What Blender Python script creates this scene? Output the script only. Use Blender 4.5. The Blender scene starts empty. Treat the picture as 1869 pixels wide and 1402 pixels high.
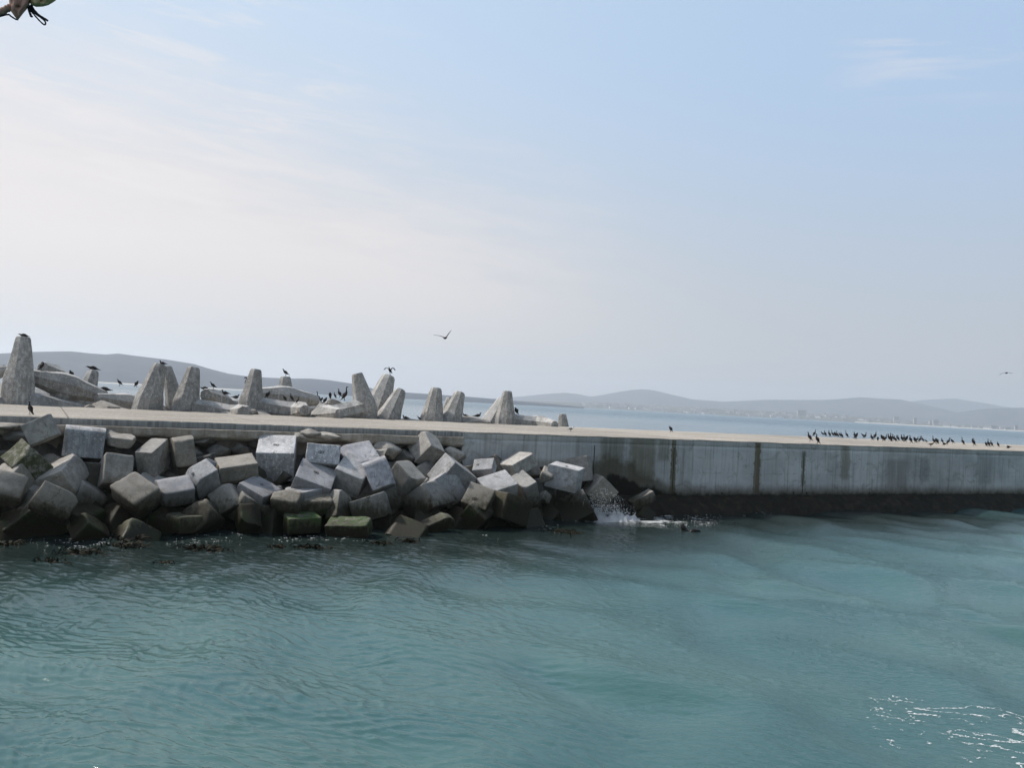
import bpy, bmesh, math, random
import numpy as np
from mathutils import Vector, Matrix, Quaternion, noise as mnoise
from mathutils.bvhtree import BVHTree

R = math.radians
sc = bpy.context.scene
col = sc.collection
random.seed(7)

# ------------------------------------------------------------------ camera
CAM_H, DECK = 5.2, 3.8
FPX, CX, CY = 1600.0, 934.5, 701.0
ROLL, PITCH = math.atan(0.0536), math.atan(34.85 / FPX)
cf = Vector((0, math.cos(PITCH), math.sin(PITCH)))
cz = Vector((0, -math.sin(PITCH), math.cos(PITCH)))
cx = Vector((1, 0, 0))
cr = math.cos(ROLL) * cx + math.sin(ROLL) * cz
cu = -math.sin(ROLL) * cx + math.cos(ROLL) * cz
CAM = Vector((0, 0, CAM_H))

cd = bpy.data.cameras.new('camera')
cam = bpy.data.objects.new('camera', cd)
col.objects.link(cam)
m = Matrix((cr, cu, -cf)).transposed().to_4x4()
m.translation = CAM
cam.matrix_world = m
cd.sensor_width = 36
cd.lens = 36 * FPX / 1869
cd.clip_start = 0.1
cd.clip_end = 60000
sc.camera = cam


def ray(x, y):
    return cf + cr * ((x - CX) / FPX) + cu * ((CY - y) / FPX)


def on_z(x, y, z=0.0):
    d = ray(x, y)
    return CAM + d * ((z - CAM_H) / d.z)


def at_depth(x, y, t):
    return CAM + ray(x, y) * t


# pier frame: origin on the near top edge, local x along the pier, local y inward (away from us)
P0 = Vector((0, 40.61575537, 0))
ALPHA = math.atan(0.53834844)
PU = Vector((math.cos(ALPHA), math.sin(ALPHA), 0))
PV = Vector((-math.sin(ALPHA), math.cos(ALPHA), 0))


def on_v(x, y, v):
    """point of the view line at inward distance v from the pier's near edge"""
    d = ray(x, y)
    return CAM + d * ((v - (CAM - P0).dot(PV)) / d.dot(PV))


def pier_pt(s, v, z):
    return P0 + PU * s + PV * v + Vector((0, 0, z))


def s_at(px):
    d0 = on_v(px, 780 + (px - 900) * .034, 0)
    return (d0 - P0).dot(PU)


# ------------------------------------------------------------------ object helpers
def tag(o, label=None, cat=None, group=None, kind=None):
    if label: o['label'] = label
    if cat: o['category'] = cat
    if group: o['group'] = group
    if kind: o['kind'] = kind
    return o


def empty(name, loc, rotz=0.0):
    o = bpy.data.objects.new(name, None)
    o.empty_display_size = 0.2
    col.objects.link(o)
    o.location = loc
    o.rotation_euler = (0, 0, rotz)
    return o


def mesh(name, verts, faces, mat=None, smooth=True):
    me = bpy.data.meshes.new(name)
    me.from_pydata([tuple(v) for v in verts], [], [tuple(f) for f in faces])
    me.validate()
    if smooth: me.shade_smooth()
    for m_ in (mat if isinstance(mat, (list, tuple)) else [mat]):
        if m_: me.materials.append(m_)
    return me


def obj(name, me, parent=None, loc=None):
    o = bpy.data.objects.new(name, me)
    col.objects.link(o)
    if parent: o.parent = parent
    if loc is not None: o.location = loc
    return o


def np_mesh(name, V, Q, mat, smooth=True):
    me = bpy.data.meshes.new(name)
    V = np.ascontiguousarray(V, dtype=np.float32); Q = np.ascontiguousarray(Q, dtype=np.int32)
    nf, k = Q.shape
    me.vertices.add(len(V)); me.vertices.foreach_set('co', V.ravel())
    me.loops.add(nf * k); me.loops.foreach_set('vertex_index', Q.ravel())
    me.polygons.add(nf)
    me.polygons.foreach_set('loop_start', np.arange(0, nf * k, k, dtype=np.int32))
    me.polygons.foreach_set('loop_total', np.full(nf, k, dtype=np.int32))
    me.update(calc_edges=True)
    if smooth: me.polygons.foreach_set('use_smooth', np.ones(nf, dtype=bool))
    me.materials.append(mat)
    return me


def copy_thing(o):
    """a thing with copies of its parts (mesh data shared)"""
    c = o.copy(); col.objects.link(c)
    for ch in o.children:
        d = ch.copy(); col.objects.link(d); d.parent = c
        d.matrix_parent_inverse = ch.matrix_parent_inverse
    return c


# ------------------------------------------------------------------ node helpers
class NT:
    def __init__(s, tree):
        s.t = tree; tree.nodes.clear()

    def n(s, kind, **kw):
        nd = s.t.nodes.new(kind)
        for k, v in kw.items():
            if k.startswith('_'): setattr(nd, k[1:], v)
            else: s.put(nd.inputs[k.replace('__', ' ')], v)
        return nd

    def put(s, sock, v):
        if isinstance(v, bpy.types.NodeSocket): s.t.links.new(v, sock)
        elif v is not None:
            if isinstance(v, (tuple, list)) and len(v) == 3 and sock.type == 'RGBA': v = (*v, 1)
            sock.default_value = v

    def math(s, op, a, b=0.0, c=0.0, clamp=False):
        nd = s.t.nodes.new('ShaderNodeMath'); nd.operation = op; nd.use_clamp = clamp
        s.put(nd.inputs[0], a); s.put(nd.inputs[1], b); s.put(nd.inputs[2], c)
        return nd.outputs[0]

    def mix(s, f, a, b, mode='MIX'):
        nd = s.t.nodes.new('ShaderNodeMix'); nd.data_type = 'RGBA'; nd.blend_type = mode
        s.put(nd.inputs[0], f); s.put(nd.inputs[6], a); s.put(nd.inputs[7], b)
        return nd.outputs[2]

    def ramp(s, v, lo, hi, a=0.0, b=1.0, smooth=True):
        nd = s.t.nodes.new('ShaderNodeMapRange')
        nd.interpolation_type = 'SMOOTHSTEP' if smooth else 'LINEAR'
        s.put(nd.inputs[0], v)
        for i, q in enumerate((lo, hi, a, b)): s.put(nd.inputs[i + 1], q)
        return nd.outputs[0]

    def noise(s, vec, scale, detail=4.0, rough=0.55, dist=0.0):
        nd = s.t.nodes.new('ShaderNodeTexNoise')
        if vec is not None: s.put(nd.inputs['Vector'], vec)
        s.put(nd.inputs['Scale'], scale); s.put(nd.inputs['Detail'], detail)
        s.put(nd.inputs['Roughness'], rough); s.put(nd.inputs['Distortion'], dist)
        return nd.outputs[0]

    def vmul(s, vec, k):
        nd = s.t.nodes.new('ShaderNodeVectorMath'); nd.operation = 'MULTIPLY'
        s.put(nd.inputs[0], vec); s.put(nd.inputs[1], k)
        return nd.outputs[0]

    def vadd(s, a, b):
        nd = s.t.nodes.new('ShaderNodeVectorMath'); nd.operation = 'ADD'
        s.put(nd.inputs[0], a); s.put(nd.inputs[1], b)
        return nd.outputs[0]

    def xyz(s, vec):
        nd = s.t.nodes.new('ShaderNodeSeparateXYZ'); s.put(nd.inputs[0], vec)
        return nd.outputs

    def bump(s, h, strength, dist):
        nd = s.t.nodes.new('ShaderNodeBump')
        s.put(nd.inputs['Strength'], strength); s.put(nd.inputs['Distance'], dist); s.put(nd.inputs['Height'], h)
        return nd.outputs[0]

    def out(s, colr, rough, normal=None, **kw):
        b = s.t.nodes.new('ShaderNodeBsdfPrincipled')
        s.put(b.inputs['Base Color'], colr); s.put(b.inputs['Roughness'], rough); b.inputs['Specular IOR Level'].default_value = .2
        if normal is not None: s.put(b.inputs['Normal'], normal)
        for k, v in kw.items(): s.put(b.inputs[k.replace('__', ' ')], v)
        o = s.t.nodes.new('ShaderNodeOutputMaterial')
        s.t.links.new(b.outputs[0], o.inputs['Surface'])
        return b


def newmat(name):
    mt = bpy.data.materials.new(name); mt.use_nodes = True
    return mt, NT(mt.node_tree)


def plain(name, c, rough=0.7, var=0.25, scale=8.0, spec=.2):
    mt, t = newmat(name)
    tc = t.n('ShaderNodeTexCoord')
    nz = t.noise(tc.outputs['Object'], scale, 3)
    c1 = tuple(v * (1 - var) for v in c); c2 = tuple(min(1, v * (1 + var)) for v in c)
    t.out(t.mix(t.ramp(nz, .3, .7), c1, c2), rough, t.bump(nz, .3, .01), Specular__IOR__Level=spec)
    return mt


def concrete(name, c=(.30, .30, .295), brown=0.25, moss=0.0, streak=0.3, guano=0.15, grit=0.3, tide=1.0, topg=0.25, mossc=(.055, .066, .026)):
    """weathered concrete; a dark weedy band up to the tide line, stains, streaks running down, bird droppings"""
    mt, t = newmat(name)
    tc = t.n('ShaderNodeTexCoord'); ge = t.n('ShaderNodeNewGeometry'); oi = t.n('ShaderNodeObjectInfo')
    pos = ge.outputs['Position']
    seed = t.n('ShaderNodeCombineXYZ', X=t.math('MULTIPLY', oi.outputs['Random'], 37), Y=t.math('MULTIPLY', oi.outputs['Random'], 11)).outputs[0]
    oc = t.vadd(tc.outputs['Object'], seed)
    big = t.noise(oc, 1.1, 4, .6); mid = t.noise(oc, 4.5, 5, .65, .4); fine = t.noise(oc, 28, 4, .7)
    c0 = tuple(v * .72 for v in c); c1 = tuple(min(1, v * 1.28) for v in c)
    base = t.mix(t.ramp(big, .32, .68), c0, c1)
    base = t.mix(t.ramp(mid, .36, .66, 0, .75), base, tuple(v * .58 for v in c))
    dirt = t.noise(oc, 2.3, 6, .72, .8)
    base = t.mix(t.ramp(dirt, .5, .66, 0, .55), base, (.15, .13, .10))
    base = t.mix(t.ramp(big, .45, .75, 0, brown), base, (.23, .185, .13))
    base = t.mix(t.ramp(fine, .5, .75, 0, grit), base, tuple(v * .45 for v in c))
    base = t.mix(t.ramp(fine, .48, .25, 0, grit * .5), base, tuple(min(1, v * 1.5) for v in c))
    # streaks running down
    sv = t.vmul(pos, (9, 9, .55))
    st = t.noise(sv, 1.0, 3, .6)
    base = t.mix(t.math('MULTIPLY', t.ramp(st, .52, .72), streak), base, tuple(v * .5 for v in c))
    base = t.mix(t.math('MULTIPLY', t.ramp(st, .47, .3), guano), base, (.62, .61, .60))
    sp = t.noise(t.vmul(oc, (1, 1, 1)), 13, 2, .5)
    base = t.mix(t.math('MULTIPLY', t.ramp(sp, .62, .7), guano * 1.6, clamp=True), base, (.66, .64, .62))
    # droppings and lime gather on faces that look up
    up = t.math('MULTIPLY', t.ramp(t.xyz(ge.outputs['Normal'])[2], .35, .85), t.ramp(t.math('ADD', t.math('MULTIPLY', mid, .5), t.math('MULTIPLY', big, .5)), .36, .6))
    base = t.mix(t.math('MULTIPLY', up, topg), base, (.60, .585, .56))
    # cracks
    vo = t.n('ShaderNodeTexVoronoi', _feature='DISTANCE_TO_EDGE', Scale=1.25, Vector=t.vadd(oc, t.vmul(t.n('ShaderNodeTexNoise', Scale=3.0, Vector=oc).outputs['Color'], (.35, .35, .35))))
    crack = t.math('MULTIPLY', t.ramp(vo.outputs['Distance'], .012, .003), t.ramp(big, .5, .62))
    base = t.mix(t.math('MULTIPLY', crack, .6), base, (.06, .055, .05))
    # random tone per object
    hv = t.n('ShaderNodeHueSaturation', Color=base, Value=t.ramp(oi.outputs['Random'], 0, 1, .84, 1.16, False))
    base = hv.outputs[0]
    rough = .85
    if moss > 0:
        base = t.mix(t.math('MULTIPLY', t.ramp(mid, .36, .58), moss), base, mossc)
    if tide > 0:
        z = t.xyz(pos)[2]
        zz = t.math('ADD', z, t.math('ADD', t.math('MULTIPLY', t.math('SUBTRACT', mid, .5), 1.1), t.math('MULTIPLY', t.math('SUBTRACT', st, .5), .7)))
        weed = t.mix(t.ramp(fine, .35, .7), (.012, .012, .008), (.042, .035, .018))
        weed = t.mix(t.math('MULTIPLY', t.ramp(big, .5, .66), .6), weed, (.018, .034, .008))
        base = t.mix(t.ramp(zz, 1.95 * tide, .65 * tide, 0, .80), base, (.085, .074, .046))
        base = t.mix(t.ramp(zz, 1.35 * tide, .60 * tide), base, weed)
        rough = t.ramp(zz, .3, 1.2, .45, .88)
    h = t.math('ADD', t.math('MULTIPLY', mid, .6), t.math('MULTIPLY', fine, .35 + grit * .4))
    h = t.math('SUBTRACT', h, t.math('MULTIPLY', crack, .5))
    t.out(base, rough, t.bump(h, .55, .035))
    return mt

HAZE_DENSITY = 1.4e-4
# ------------------------------------------------------------------ materials
M = {}
M['pale'] = concrete('pale_block_concrete', (.40, .40, .405), brown=.06, streak=.30, guano=.25, grit=.2)
M['white'] = concrete('droppings_stained_concrete', (.44, .44, .455), brown=.0, streak=.85, guano=.95, grit=.15, topg=.6)
M['grey'] = concrete('grey_block_concrete', (.32, .312, .295), brown=.22, streak=.35, guano=.10, grit=.3)
M['lilac'] = concrete('bluish_block_concrete', (.34, .34, .365), brown=.08, streak=.3, guano=.14, grit=.25)
M['brown'] = concrete('aggregate_block_concrete', (.285, .26, .222), brown=.45, streak=.2, guano=.06, grit=.75)
M['warm'] = concrete('warm_grey_block_concrete', (.365, .345, .315), brown=.3, streak=.3, guano=.12, grit=.3)
M['moss'] = concrete('mossy_block_concrete', (.22, .21, .18), brown=.3, moss=.85, streak=.2, guano=.0, grit=.4, tide=.55)
M['weed'] = concrete('green_weed_concrete', (.13, .13, .10), brown=.3, moss=1.0, streak=.2, guano=.0, grit=.4, tide=.42, mossc=(.035, .082, .016))
M['dolos'] = concrete('dolos_concrete', (.345, .335, .315), brown=.2, streak=.5, guano=.40, grit=.2, tide=0, topg=.75)
M['rubble'] = concrete('rubble_concrete', (.34, .31, .27), brown=.3, streak=.1, guano=.15, grit=.5, tide=.8)
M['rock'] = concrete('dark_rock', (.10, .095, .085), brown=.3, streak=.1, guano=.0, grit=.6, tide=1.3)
M['rust_hole_shade'] = plain('rusty_hole_shade', (.035, .026, .022), .7)  # near-black stands in for the shade inside lifting holes; drain stubs share it
M['black_feather'] = plain('black_feathers', (.008, .008, .009), .6, .3, 30)
M['wing_feather'] = plain('dark_brown_wing_feathers', (.022, .019, .017), .5, .4, 40)
M['brown_feather'] = plain('brown_feathers', (.06, .045, .034), .6, .4, 30)
M['white_feather'] = plain('white_feathers', (.75, .74, .72), .7, .06, 20)
M['grey_feather'] = plain('grey_feathers', (.20, .20, .21), .6, .2, 20)
M['leg'] = plain('dark_legs', (.02, .018, .016), .5)
M['gull_leg'] = plain('pinkish_legs', (.30, .20, .15), .5)
M['bill'] = plain('dark_bill', (.035, .03, .022), .4)
M['seal'] = plain('wet_dark_fur', (.018, .015, .012), .22, .4, 30)
M['kelp'] = plain('wet_brown_kelp', (.013, .011, .005), .6, .5, 12, .04)
mt, t = newmat('white_foam')
df = t.n('ShaderNodeBsdfDiffuse', Color=(.86, .87, .87)); tl = t.n('ShaderNodeBsdfTranslucent', Color=(.86, .87, .87))
mx = t.n('ShaderNodeMixShader', Fac=.5); t.t.links.new(df.outputs[0], mx.inputs[1]); t.t.links.new(tl.outputs[0], mx.inputs[2])
t.t.links.new(mx.outputs[0], t.n('ShaderNodeOutputMaterial').inputs['Surface'])
M['foam'] = mt
mt, t = newmat('thin_foam')
df = t.n('ShaderNodeBsdfDiffuse', Color=(.84, .86, .86)); tl = t.n('ShaderNodeBsdfTransparent')
tc = t.n('ShaderNodeTexCoord'); fz = t.noise(tc.outputs['Object'], 16, 4, .7)
mx = t.n('ShaderNodeMixShader', Fac=t.ramp(fz, .35, .64, .88, .25)); t.t.links.new(df.outputs[0], mx.inputs[1]); t.t.links.new(tl.outputs[0], mx.inputs[2])
t.t.links.new(mx.outputs[0], t.n('ShaderNodeOutputMaterial').inputs['Surface'])
M['thin_foam'] = mt
M['cord'] = plain('dark_cord', (.02, .022, .03), .7)
M['cloth'] = plain('brown_flag_cloth', (.33, .20, .16), .8, .2, 40)
M['olive_cloth'] = plain('olive_flag_cloth', (.38, .30, .17), .8, .2, 40)


def mat_deck():
    mt, t = newmat('pier_top_concrete')
    tc = t.n('ShaderNodeTexCoord'); oc = tc.outputs['Object']
    a = t.noise(t.vmul(oc, (.25, .8, 1)), 1, 5, .6); b = t.noise(oc, 5, 5, .7); c = t.noise(oc, 26, 3, .7)
    v = t.mix(t.ramp(a, .35, .65), (.285, .257, .218), (.385, .350, .302))
    v = t.mix(t.ramp(b, .5, .72, 0, .5), v, (.215, .18, .14))
    v = t.mix(t.ramp(b, .44, .30, 0, .6), v, (.50, .46, .41))
    v = t.mix(t.ramp(c, .58, .74, 0, .5), v, (.15, .13, .105))
    sd = t.xyz(oc)[0]
    spl = t.noise(oc, 8.5, 3, .6)
    v = t.mix(t.math('MULTIPLY', t.ramp(spl, .60, .68), .8), v, (.70, .68, .65))
    jt = t.math('ABSOLUTE', t.math('SUBTRACT', t.math('FRACT', t.math('MULTIPLY', sd, 1 / 7.3)), .5))
    v = t.mix(t.math('MULTIPLY', t.ramp(jt, .006, .002), .7), v, (.10, .09, .075))
    pn = t.n('ShaderNodeTexWhiteNoise', _noise_dimensions='1D', W=t.math('FLOOR', t.math('ADD', t.math('MULTIPLY', sd, 1 / 7.3), .5))).outputs[0]
    v = t.n('ShaderNodeHueSaturation', Color=v, Value=t.ramp(pn, 0, 1, .9, 1.08, False)).outputs[0]
    # the drop at the edge is cleaner grey concrete with dark runs
    nz = t.xyz(t.n('ShaderNodeNewGeometry').outputs['Normal'])[2]
    st = t.noise(t.vmul(oc, (7, 1, .3)), 1, 3, .6)
    side = t.mix(t.ramp(st, .35, .68), (.33, .325, .31), (.19, .185, .175))
    v = t.mix(t.ramp(nz, .75, .35), v, side)
    h = t.math('ADD', t.math('MULTIPLY', b, .7), t.math('MULTIPLY', c, .4))
    t.out(v, .9, t.bump(h, .5, .04))
    return mt


def mat_wall():
    """pier wall: lime and rusty runs, joint stains at fixed places, weed growing up from the water"""
    mt, t = newmat('pier_wall_concrete')
    tc = t.n('ShaderNodeTexCoord'); oc = tc.outputs['Object']
    s, _, z = t.xyz(oc)
    a = t.noise(t.vmul(oc, (.35, 1, .5)), 1, 4, .6)
    b = t.noise(oc, 3.2, 5, .65, .3); c = t.noise(oc, 24, 3, .7)
    st = t.noise(t.vmul(oc, (8, 1, .28)), 1, 4, .65); st2 = t.noise(t.vmul(oc, (2.2, 1, .15)), 1, 3, .6)
    v = t.mix(t.ramp(a, .36, .64), (.415, .415, .41), (.54, .54, .53))
    v = t.mix(t.ramp(st, .50, .72, 0, .62), v, (.16, .165, .165))
    v = t.mix(t.ramp(st, .45, .28, 0, .55), v, (.60, .61, .61))
    v = t.mix(t.ramp(st2, .55, .72, 0, .45), v, (.205, .195, .16))
    v = t.mix(t.ramp(b, .55, .75, 0, .4), v, (.22, .225, .22))
    pn = t.n('ShaderNodeTexWhiteNoise', _noise_dimensions='1D', W=t.math('FLOOR', t.math('ADD', t.math('MULTIPLY', s, 1 / 7.3), .5))).outputs[0]
    v = t.n('ShaderNodeHueSaturation', Color=v, Value=t.ramp(pn, 0, 1, .88, 1.12, False)).outputs[0]
    pa = t.noise(t.vmul(oc, (.8, 1, 1.3)), 1, 6, .7, 1.2)
    v = t.mix(t.ramp(pa, .54, .66, 0, .55), v, (.24, .235, .215))
    v = t.mix(t.ramp(pa, .45, .34, 0, .45), v, (.56, .56, .55))
    lf_ = t.math('ABSOLUTE', t.math('SUBTRACT', z, t.math('ADD', 2.05, t.math('MULTIPLY', t.math('SUBTRACT', a, .5), .2))))
    v = t.mix(t.math('MULTIPLY', t.ramp(lf_, .03, .01), t.ramp(b, .45, .6, 0, .5)), v, (.2, .2, .19))
    wob = t.math('MULTIPLY', t.math('SUBTRACT', b, .5), .55)
    sw = t.math('ADD', s, wob)

    def band(v, s0, w, colr, amt, z0=0.0, z1=9.0):
        d = t.math('ABSOLUTE', t.math('SUBTRACT', sw, s0))
        k = t.math('MULTIPLY', t.ramp(d, w, w * .55), amt)
        k = t.math('MULTIPLY', k, t.math('MULTIPLY', t.ramp(z, z0 - .1, z0 + .25), t.ramp(z, z1 + .15, z1 - .15)))
        k = t.math('MULTIPLY', k, t.ramp(st, .25, .55, .65, 1.0))
        return t.mix(k, v, colr)
    v = band(v, s_at(1385), .30, (.135, .110, .065), .95, .9)
    v = band(v, s_at(1232), .20, (.115, .105, .055), .9, .6)
    v = band(v, s_at(1214), .5, (.14, .125, .08), .55, 2.6)
    v = band(v, s_at(1175), 1.0, (.15, .135, .085), .7, 1.4)
    v = band(v, s_at(1120), .9, (.12, .115, .08), .6, 1.2)
    v = band(v, s_at(1010), 1.2, (.16, .145, .085), .55, 0, 2.6)
    v = band(v, s_at(1469), .20, (.20, .195, .165), .9, 1.3, 3.35)
    v = band(v, s_at(1545), .45, (.20, .185, .14), .65, 1.7)
    v = band(v, s_at(1640), 1.2, (.235, .235, .215), .6, 1.2, 3.0)
    v = band(v, s_at(1690), .6, (.16, .17, .175), .55, 1.6, 3.1)
    v = band(v, s_at(1800), 1.0, (.19, .20, .205), .5, 1.5, 3.6)
    # weed band: higher in the sheltered corner beside the blocks
    lift = t.ramp(s, s_at(1020), s_at(1120), 0.2, 1.55)
    lift = t.math('MINIMUM', lift, t.ramp(s, s_at(1110), s_at(1255), 1.55, .0))
    zt = t.math('ADD', t.math('SUBTRACT', z, lift), t.math('ADD', t.math('MULTIPLY', t.math('SUBTRACT', b, .5), .4), t.math('MULTIPLY', t.math('SUBTRACT', t.noise(t.vmul(oc, (1.1, 1, .9)), 1, 5, .6), .5), t.math('ADD', .35, t.math('MULTIPLY', lift, .9)))))
    dark = t.mix(t.ramp(c, .35, .7), (.008, .008, .006), (.026, .022, .014))
    v = t.mix(t.ramp(zt, 1.6, .95, 0, .85), v, (.085, .076, .05))
    zt = t.math('ADD', zt, t.math('MULTIPLY', lift, .42))
    v = t.mix(t.ramp(zt, 1.08, .80), v, dark)
    h = t.math('ADD', t.math('MULTIPLY', b, .5), t.math('MULTIPLY', c, .3))
    t.out(v, .85, t.bump(h, .5, .03))
    return mt


def mat_ledge():
    mt, t = newmat('pier_ledge_concrete')
    tc = t.n('ShaderNodeTexCoord'); oc = tc.outputs['Object']
    b = t.noise(oc, 3.0, 5, .65, .3); c = t.noise(oc, 22, 4, .7); st = t.noise(t.vmul(oc, (5, 1, .4)), 1, 3, .6)
    v = t.mix(t.ramp(b, .35, .65), (.27, .235, .19), (.40, .355, .30))
    v = t.mix(t.ramp(st, .52, .72, 0, .5), v, (.19, .15, .11))
    v = t.mix(t.ramp(st, .45, .3, 0, .35), v, (.5, .47, .43))
    v = t.mix(t.ramp(c, .55, .75, 0, .6), v, (.12, .10, .08))
    t.out(v, .9, t.bump(t.math('ADD', b, t.math('MULTIPLY', c, .5)), .7, .05))
    return mt


def mat_footing():
    mt, t = newmat('mussel_covered_concrete')
    tc = t.n('ShaderNodeTexCoord'); oc = tc.outputs['Object']
    b = t.noise(oc, 2.2, 5, .65, .4); c = t.noise(oc, 18, 4, .75)
    z = t.xyz(oc)[2]
    v = t.mix(t.ramp(c, .35, .72), (.009, .009, .007), (.034, .027, .017))
    v = t.mix(t.ramp(b, .48, .68, 0, .8), v, (.055, .042, .026))
    t.out(v, .7, t.bump(t.math('ADD', b, c), .9, .08))
    return mt


def mat_water():
    mt, t = newmat('turbid_green_sea_water')
    ge = t.n('ShaderNodeNewGeometry'); pos = ge.outputs['Position']
    x, y, z = t.xyz(pos)
    r = t.math('SQRT', t.math('ADD', t.math('MULTIPLY', x, x), t.math('MULTIPLY', y, y)))
    rip = t.n('ShaderNodeVectorRotate', _rotation_type='Z_AXIS', Vector=pos, Angle=R(28)).outputs[0]
    f1 = t.noise(t.vmul(rip, (3.2, 7.5, 1)), 1, 4, .6, .6)
    f2 = t.noise(t.vmul(rip, (11, 25, 1)), 1, 3, .6, .3)
    f3 = t.noise(t.vmul(rip, (.55, 1.25, 1)), 1, 4, .6, .5)
    f4 = t.noise(t.vmul(pos, (.006, .035, 1)), 1, 5, .65)
    near = t.ramp(r, 25, 90, 1, 0)
    far = t.ramp(r, 60, 260, 0, 1)
    h = t.math('ADD', t.math('MULTIPLY', f1, t.math('MULTIPLY', near, t.ramp(x, -2, 8, .012, .030))), t.math('MULTIPLY', f2, t.math('MULTIPLY', near, t.ramp(x, -2, 8, .004, .012))))
    h = t.math('ADD', h, t.math('MULTIPLY', f3, t.math('MULTIPLY', far, .22)))
    nrm = t.bump(h, 1.0, 1.0)
    murk = t.noise(t.vmul(pos, (.10, .16, 1)), 1, 3, .55, .3)
    c = t.mix(t.ramp(murk, .35, .65), WATER_A, WATER_B)
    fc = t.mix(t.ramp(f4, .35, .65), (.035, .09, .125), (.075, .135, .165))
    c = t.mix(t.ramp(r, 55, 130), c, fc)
    # pile's shade and reflection painted into the colour, over kelp and dark rock
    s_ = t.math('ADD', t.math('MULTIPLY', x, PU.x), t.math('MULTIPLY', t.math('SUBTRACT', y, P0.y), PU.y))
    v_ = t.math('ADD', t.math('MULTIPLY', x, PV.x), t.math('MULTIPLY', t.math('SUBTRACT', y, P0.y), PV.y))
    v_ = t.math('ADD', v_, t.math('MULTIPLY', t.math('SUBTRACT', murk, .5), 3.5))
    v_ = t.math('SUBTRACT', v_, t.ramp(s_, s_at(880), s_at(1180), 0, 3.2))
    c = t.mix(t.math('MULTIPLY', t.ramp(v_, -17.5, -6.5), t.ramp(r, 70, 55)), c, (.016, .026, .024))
    t.out(c, t.ramp(r, 60, 900, .05, .28), nrm, IOR=1.333, Specular__IOR__Level=.5)
    return mt


WATER_A, WATER_B = (.038, .104, .107), (.056, .126, .120)
M['deck'] = mat_deck(); M['wall'] = mat_wall(); M['ledge'] = mat_ledge(); M['footing'] = mat_footing()
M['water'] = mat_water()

# ------------------------------------------------------------------ light and sky
SUN_EL, SUN_AZ = R(48), R(-70)          # azimuth from +Y, negative = to the left
sdir = Vector((math.sin(SUN_AZ) * math.cos(SUN_EL), math.cos(SUN_AZ) * math.cos(SUN_EL), math.sin(SUN_EL)))
ld = bpy.data.lights.new('sun', 'SUN')
ld.energy = 3.5; ld.angle = R(2.5); ld.color = (1.0, .95, .88)
lo = bpy.data.objects.new('sun', ld); col.objects.link(lo)
lo.rotation_euler = (-sdir).to_track_quat('-Z', 'Y').to_euler()
lo.location = (-60, 40, 80)

w = bpy.data.worlds.new('World'); sc.world = w; w.use_nodes = True
t = NT(w.node_tree)
sky = t.n('ShaderNodeTexSky', _sky_type='NISHITA', _sun_disc=False, _sun_elevation=SUN_EL, _sun_rotation=SUN_AZ,
          _air_density=1.0, _dust_density=3.0, _ozone_density=1.5)
bg1 = t.n('ShaderNodeBackground', Color=sky.outputs[0], Strength=.10)
dr = t.n('ShaderNodeTexCoord').outputs['Generated']
dx, dy, dz = t.xyz(dr)
left = t.ramp(dx, .50, -.55)
back = t.ramp(t.math('ADD', t.math('MULTIPLY', dx, math.sin(SUN_AZ)), t.math('MULTIPLY', dy, math.cos(SUN_AZ))), -.80, -.12, .60, 1)            # 1 towards the sun side
hor = t.mix(left, (.535, .55, .565), (.715, .68, .65))
top = t.mix(left, (.415, .57, .785), (.55, .69, .86))
veil = t.ramp(t.math('ADD', dz, t.math('MULTIPLY', left, -.10)), .0, .36, 0, 1)
g = t.mix(veil, hor, top)
cv = t.vmul(dr, (2.0, 2.0, 11.0))
cn = t.noise(cv, 1.6, 7, .62, .35); cn2 = t.noise(t.vadd(t.vmul(dr, (7, 7, 46)), t.vmul(t.n('ShaderNodeCombineXYZ', X=dx, Y=dx, Z=dx).outputs[0], (0, 0, 4.5))), 1.0, 6, .65, .5)
# thin warm cloud sheet low on the left, its upper edge broken into streaks
edge = t.math('ADD', dz, t.math('MULTIPLY', dx, .23))
sheet = t.ramp(t.math('ADD', edge, t.math('ADD', t.math('MULTIPLY', t.math('SUBTRACT', cn, .5), -.16), t.math('MULTIPLY', t.math('SUBTRACT', cn2, .5), -.26))), .30, .07)
sheet = t.math('MULTIPLY', sheet, t.ramp(dx, .26, -.16))
g = t.mix(t.math('MULTIPLY', sheet, .72), g, t.mix(t.ramp(dz, .02, .16), (.69, .67, .66), (.86, .785, .755)))
wn = t.noise(t.vadd(t.vmul(dr, (4.5, 4.5, 38)), t.vmul(t.n('ShaderNodeCombineXYZ', X=dx, Y=dx, Z=dx).outputs[0], (0, 0, 3.0))), 1.0, 7, .66, .8)
wisp = t.math('MULTIPLY', t.ramp(wn, .50, .68), t.math('MULTIPLY', t.ramp(dx, -.04, -.36), t.math('MULTIPLY', t.ramp(dz, .43, .36), t.ramp(dz, .10, .20))))
wisp2 = t.math('MULTIPLY', t.ramp(wn, .46, .66), t.math('MULTIPLY', t.ramp(t.math('ABSOLUTE', t.math('SUBTRACT', dx, .41)), .13, .03), t.ramp(dz, .30, .37)))
g = t.mix(t.math('MULTIPLY', t.math('ADD', wisp, t.math('MULTIPLY', wisp2, .7)), .58, clamp=True), g, (.83, .79, .78))
bg2 = t.n('ShaderNodeBackground', Color=t.mix(1.0, g, t.n('ShaderNodeCombineXYZ', X=back, Y=t.math('MULTIPLY', back, t.ramp(back, .60, 1, .94, 1, False)), Z=t.math('MULTIPLY', back, t.ramp(back, .60, 1, .82, 1, False))).outputs[0], 'MULTIPLY'), Strength=.87)
ms = t.n('ShaderNodeMixShader', Fac=t.ramp(dz, .40, .85, .94, .35))
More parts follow.
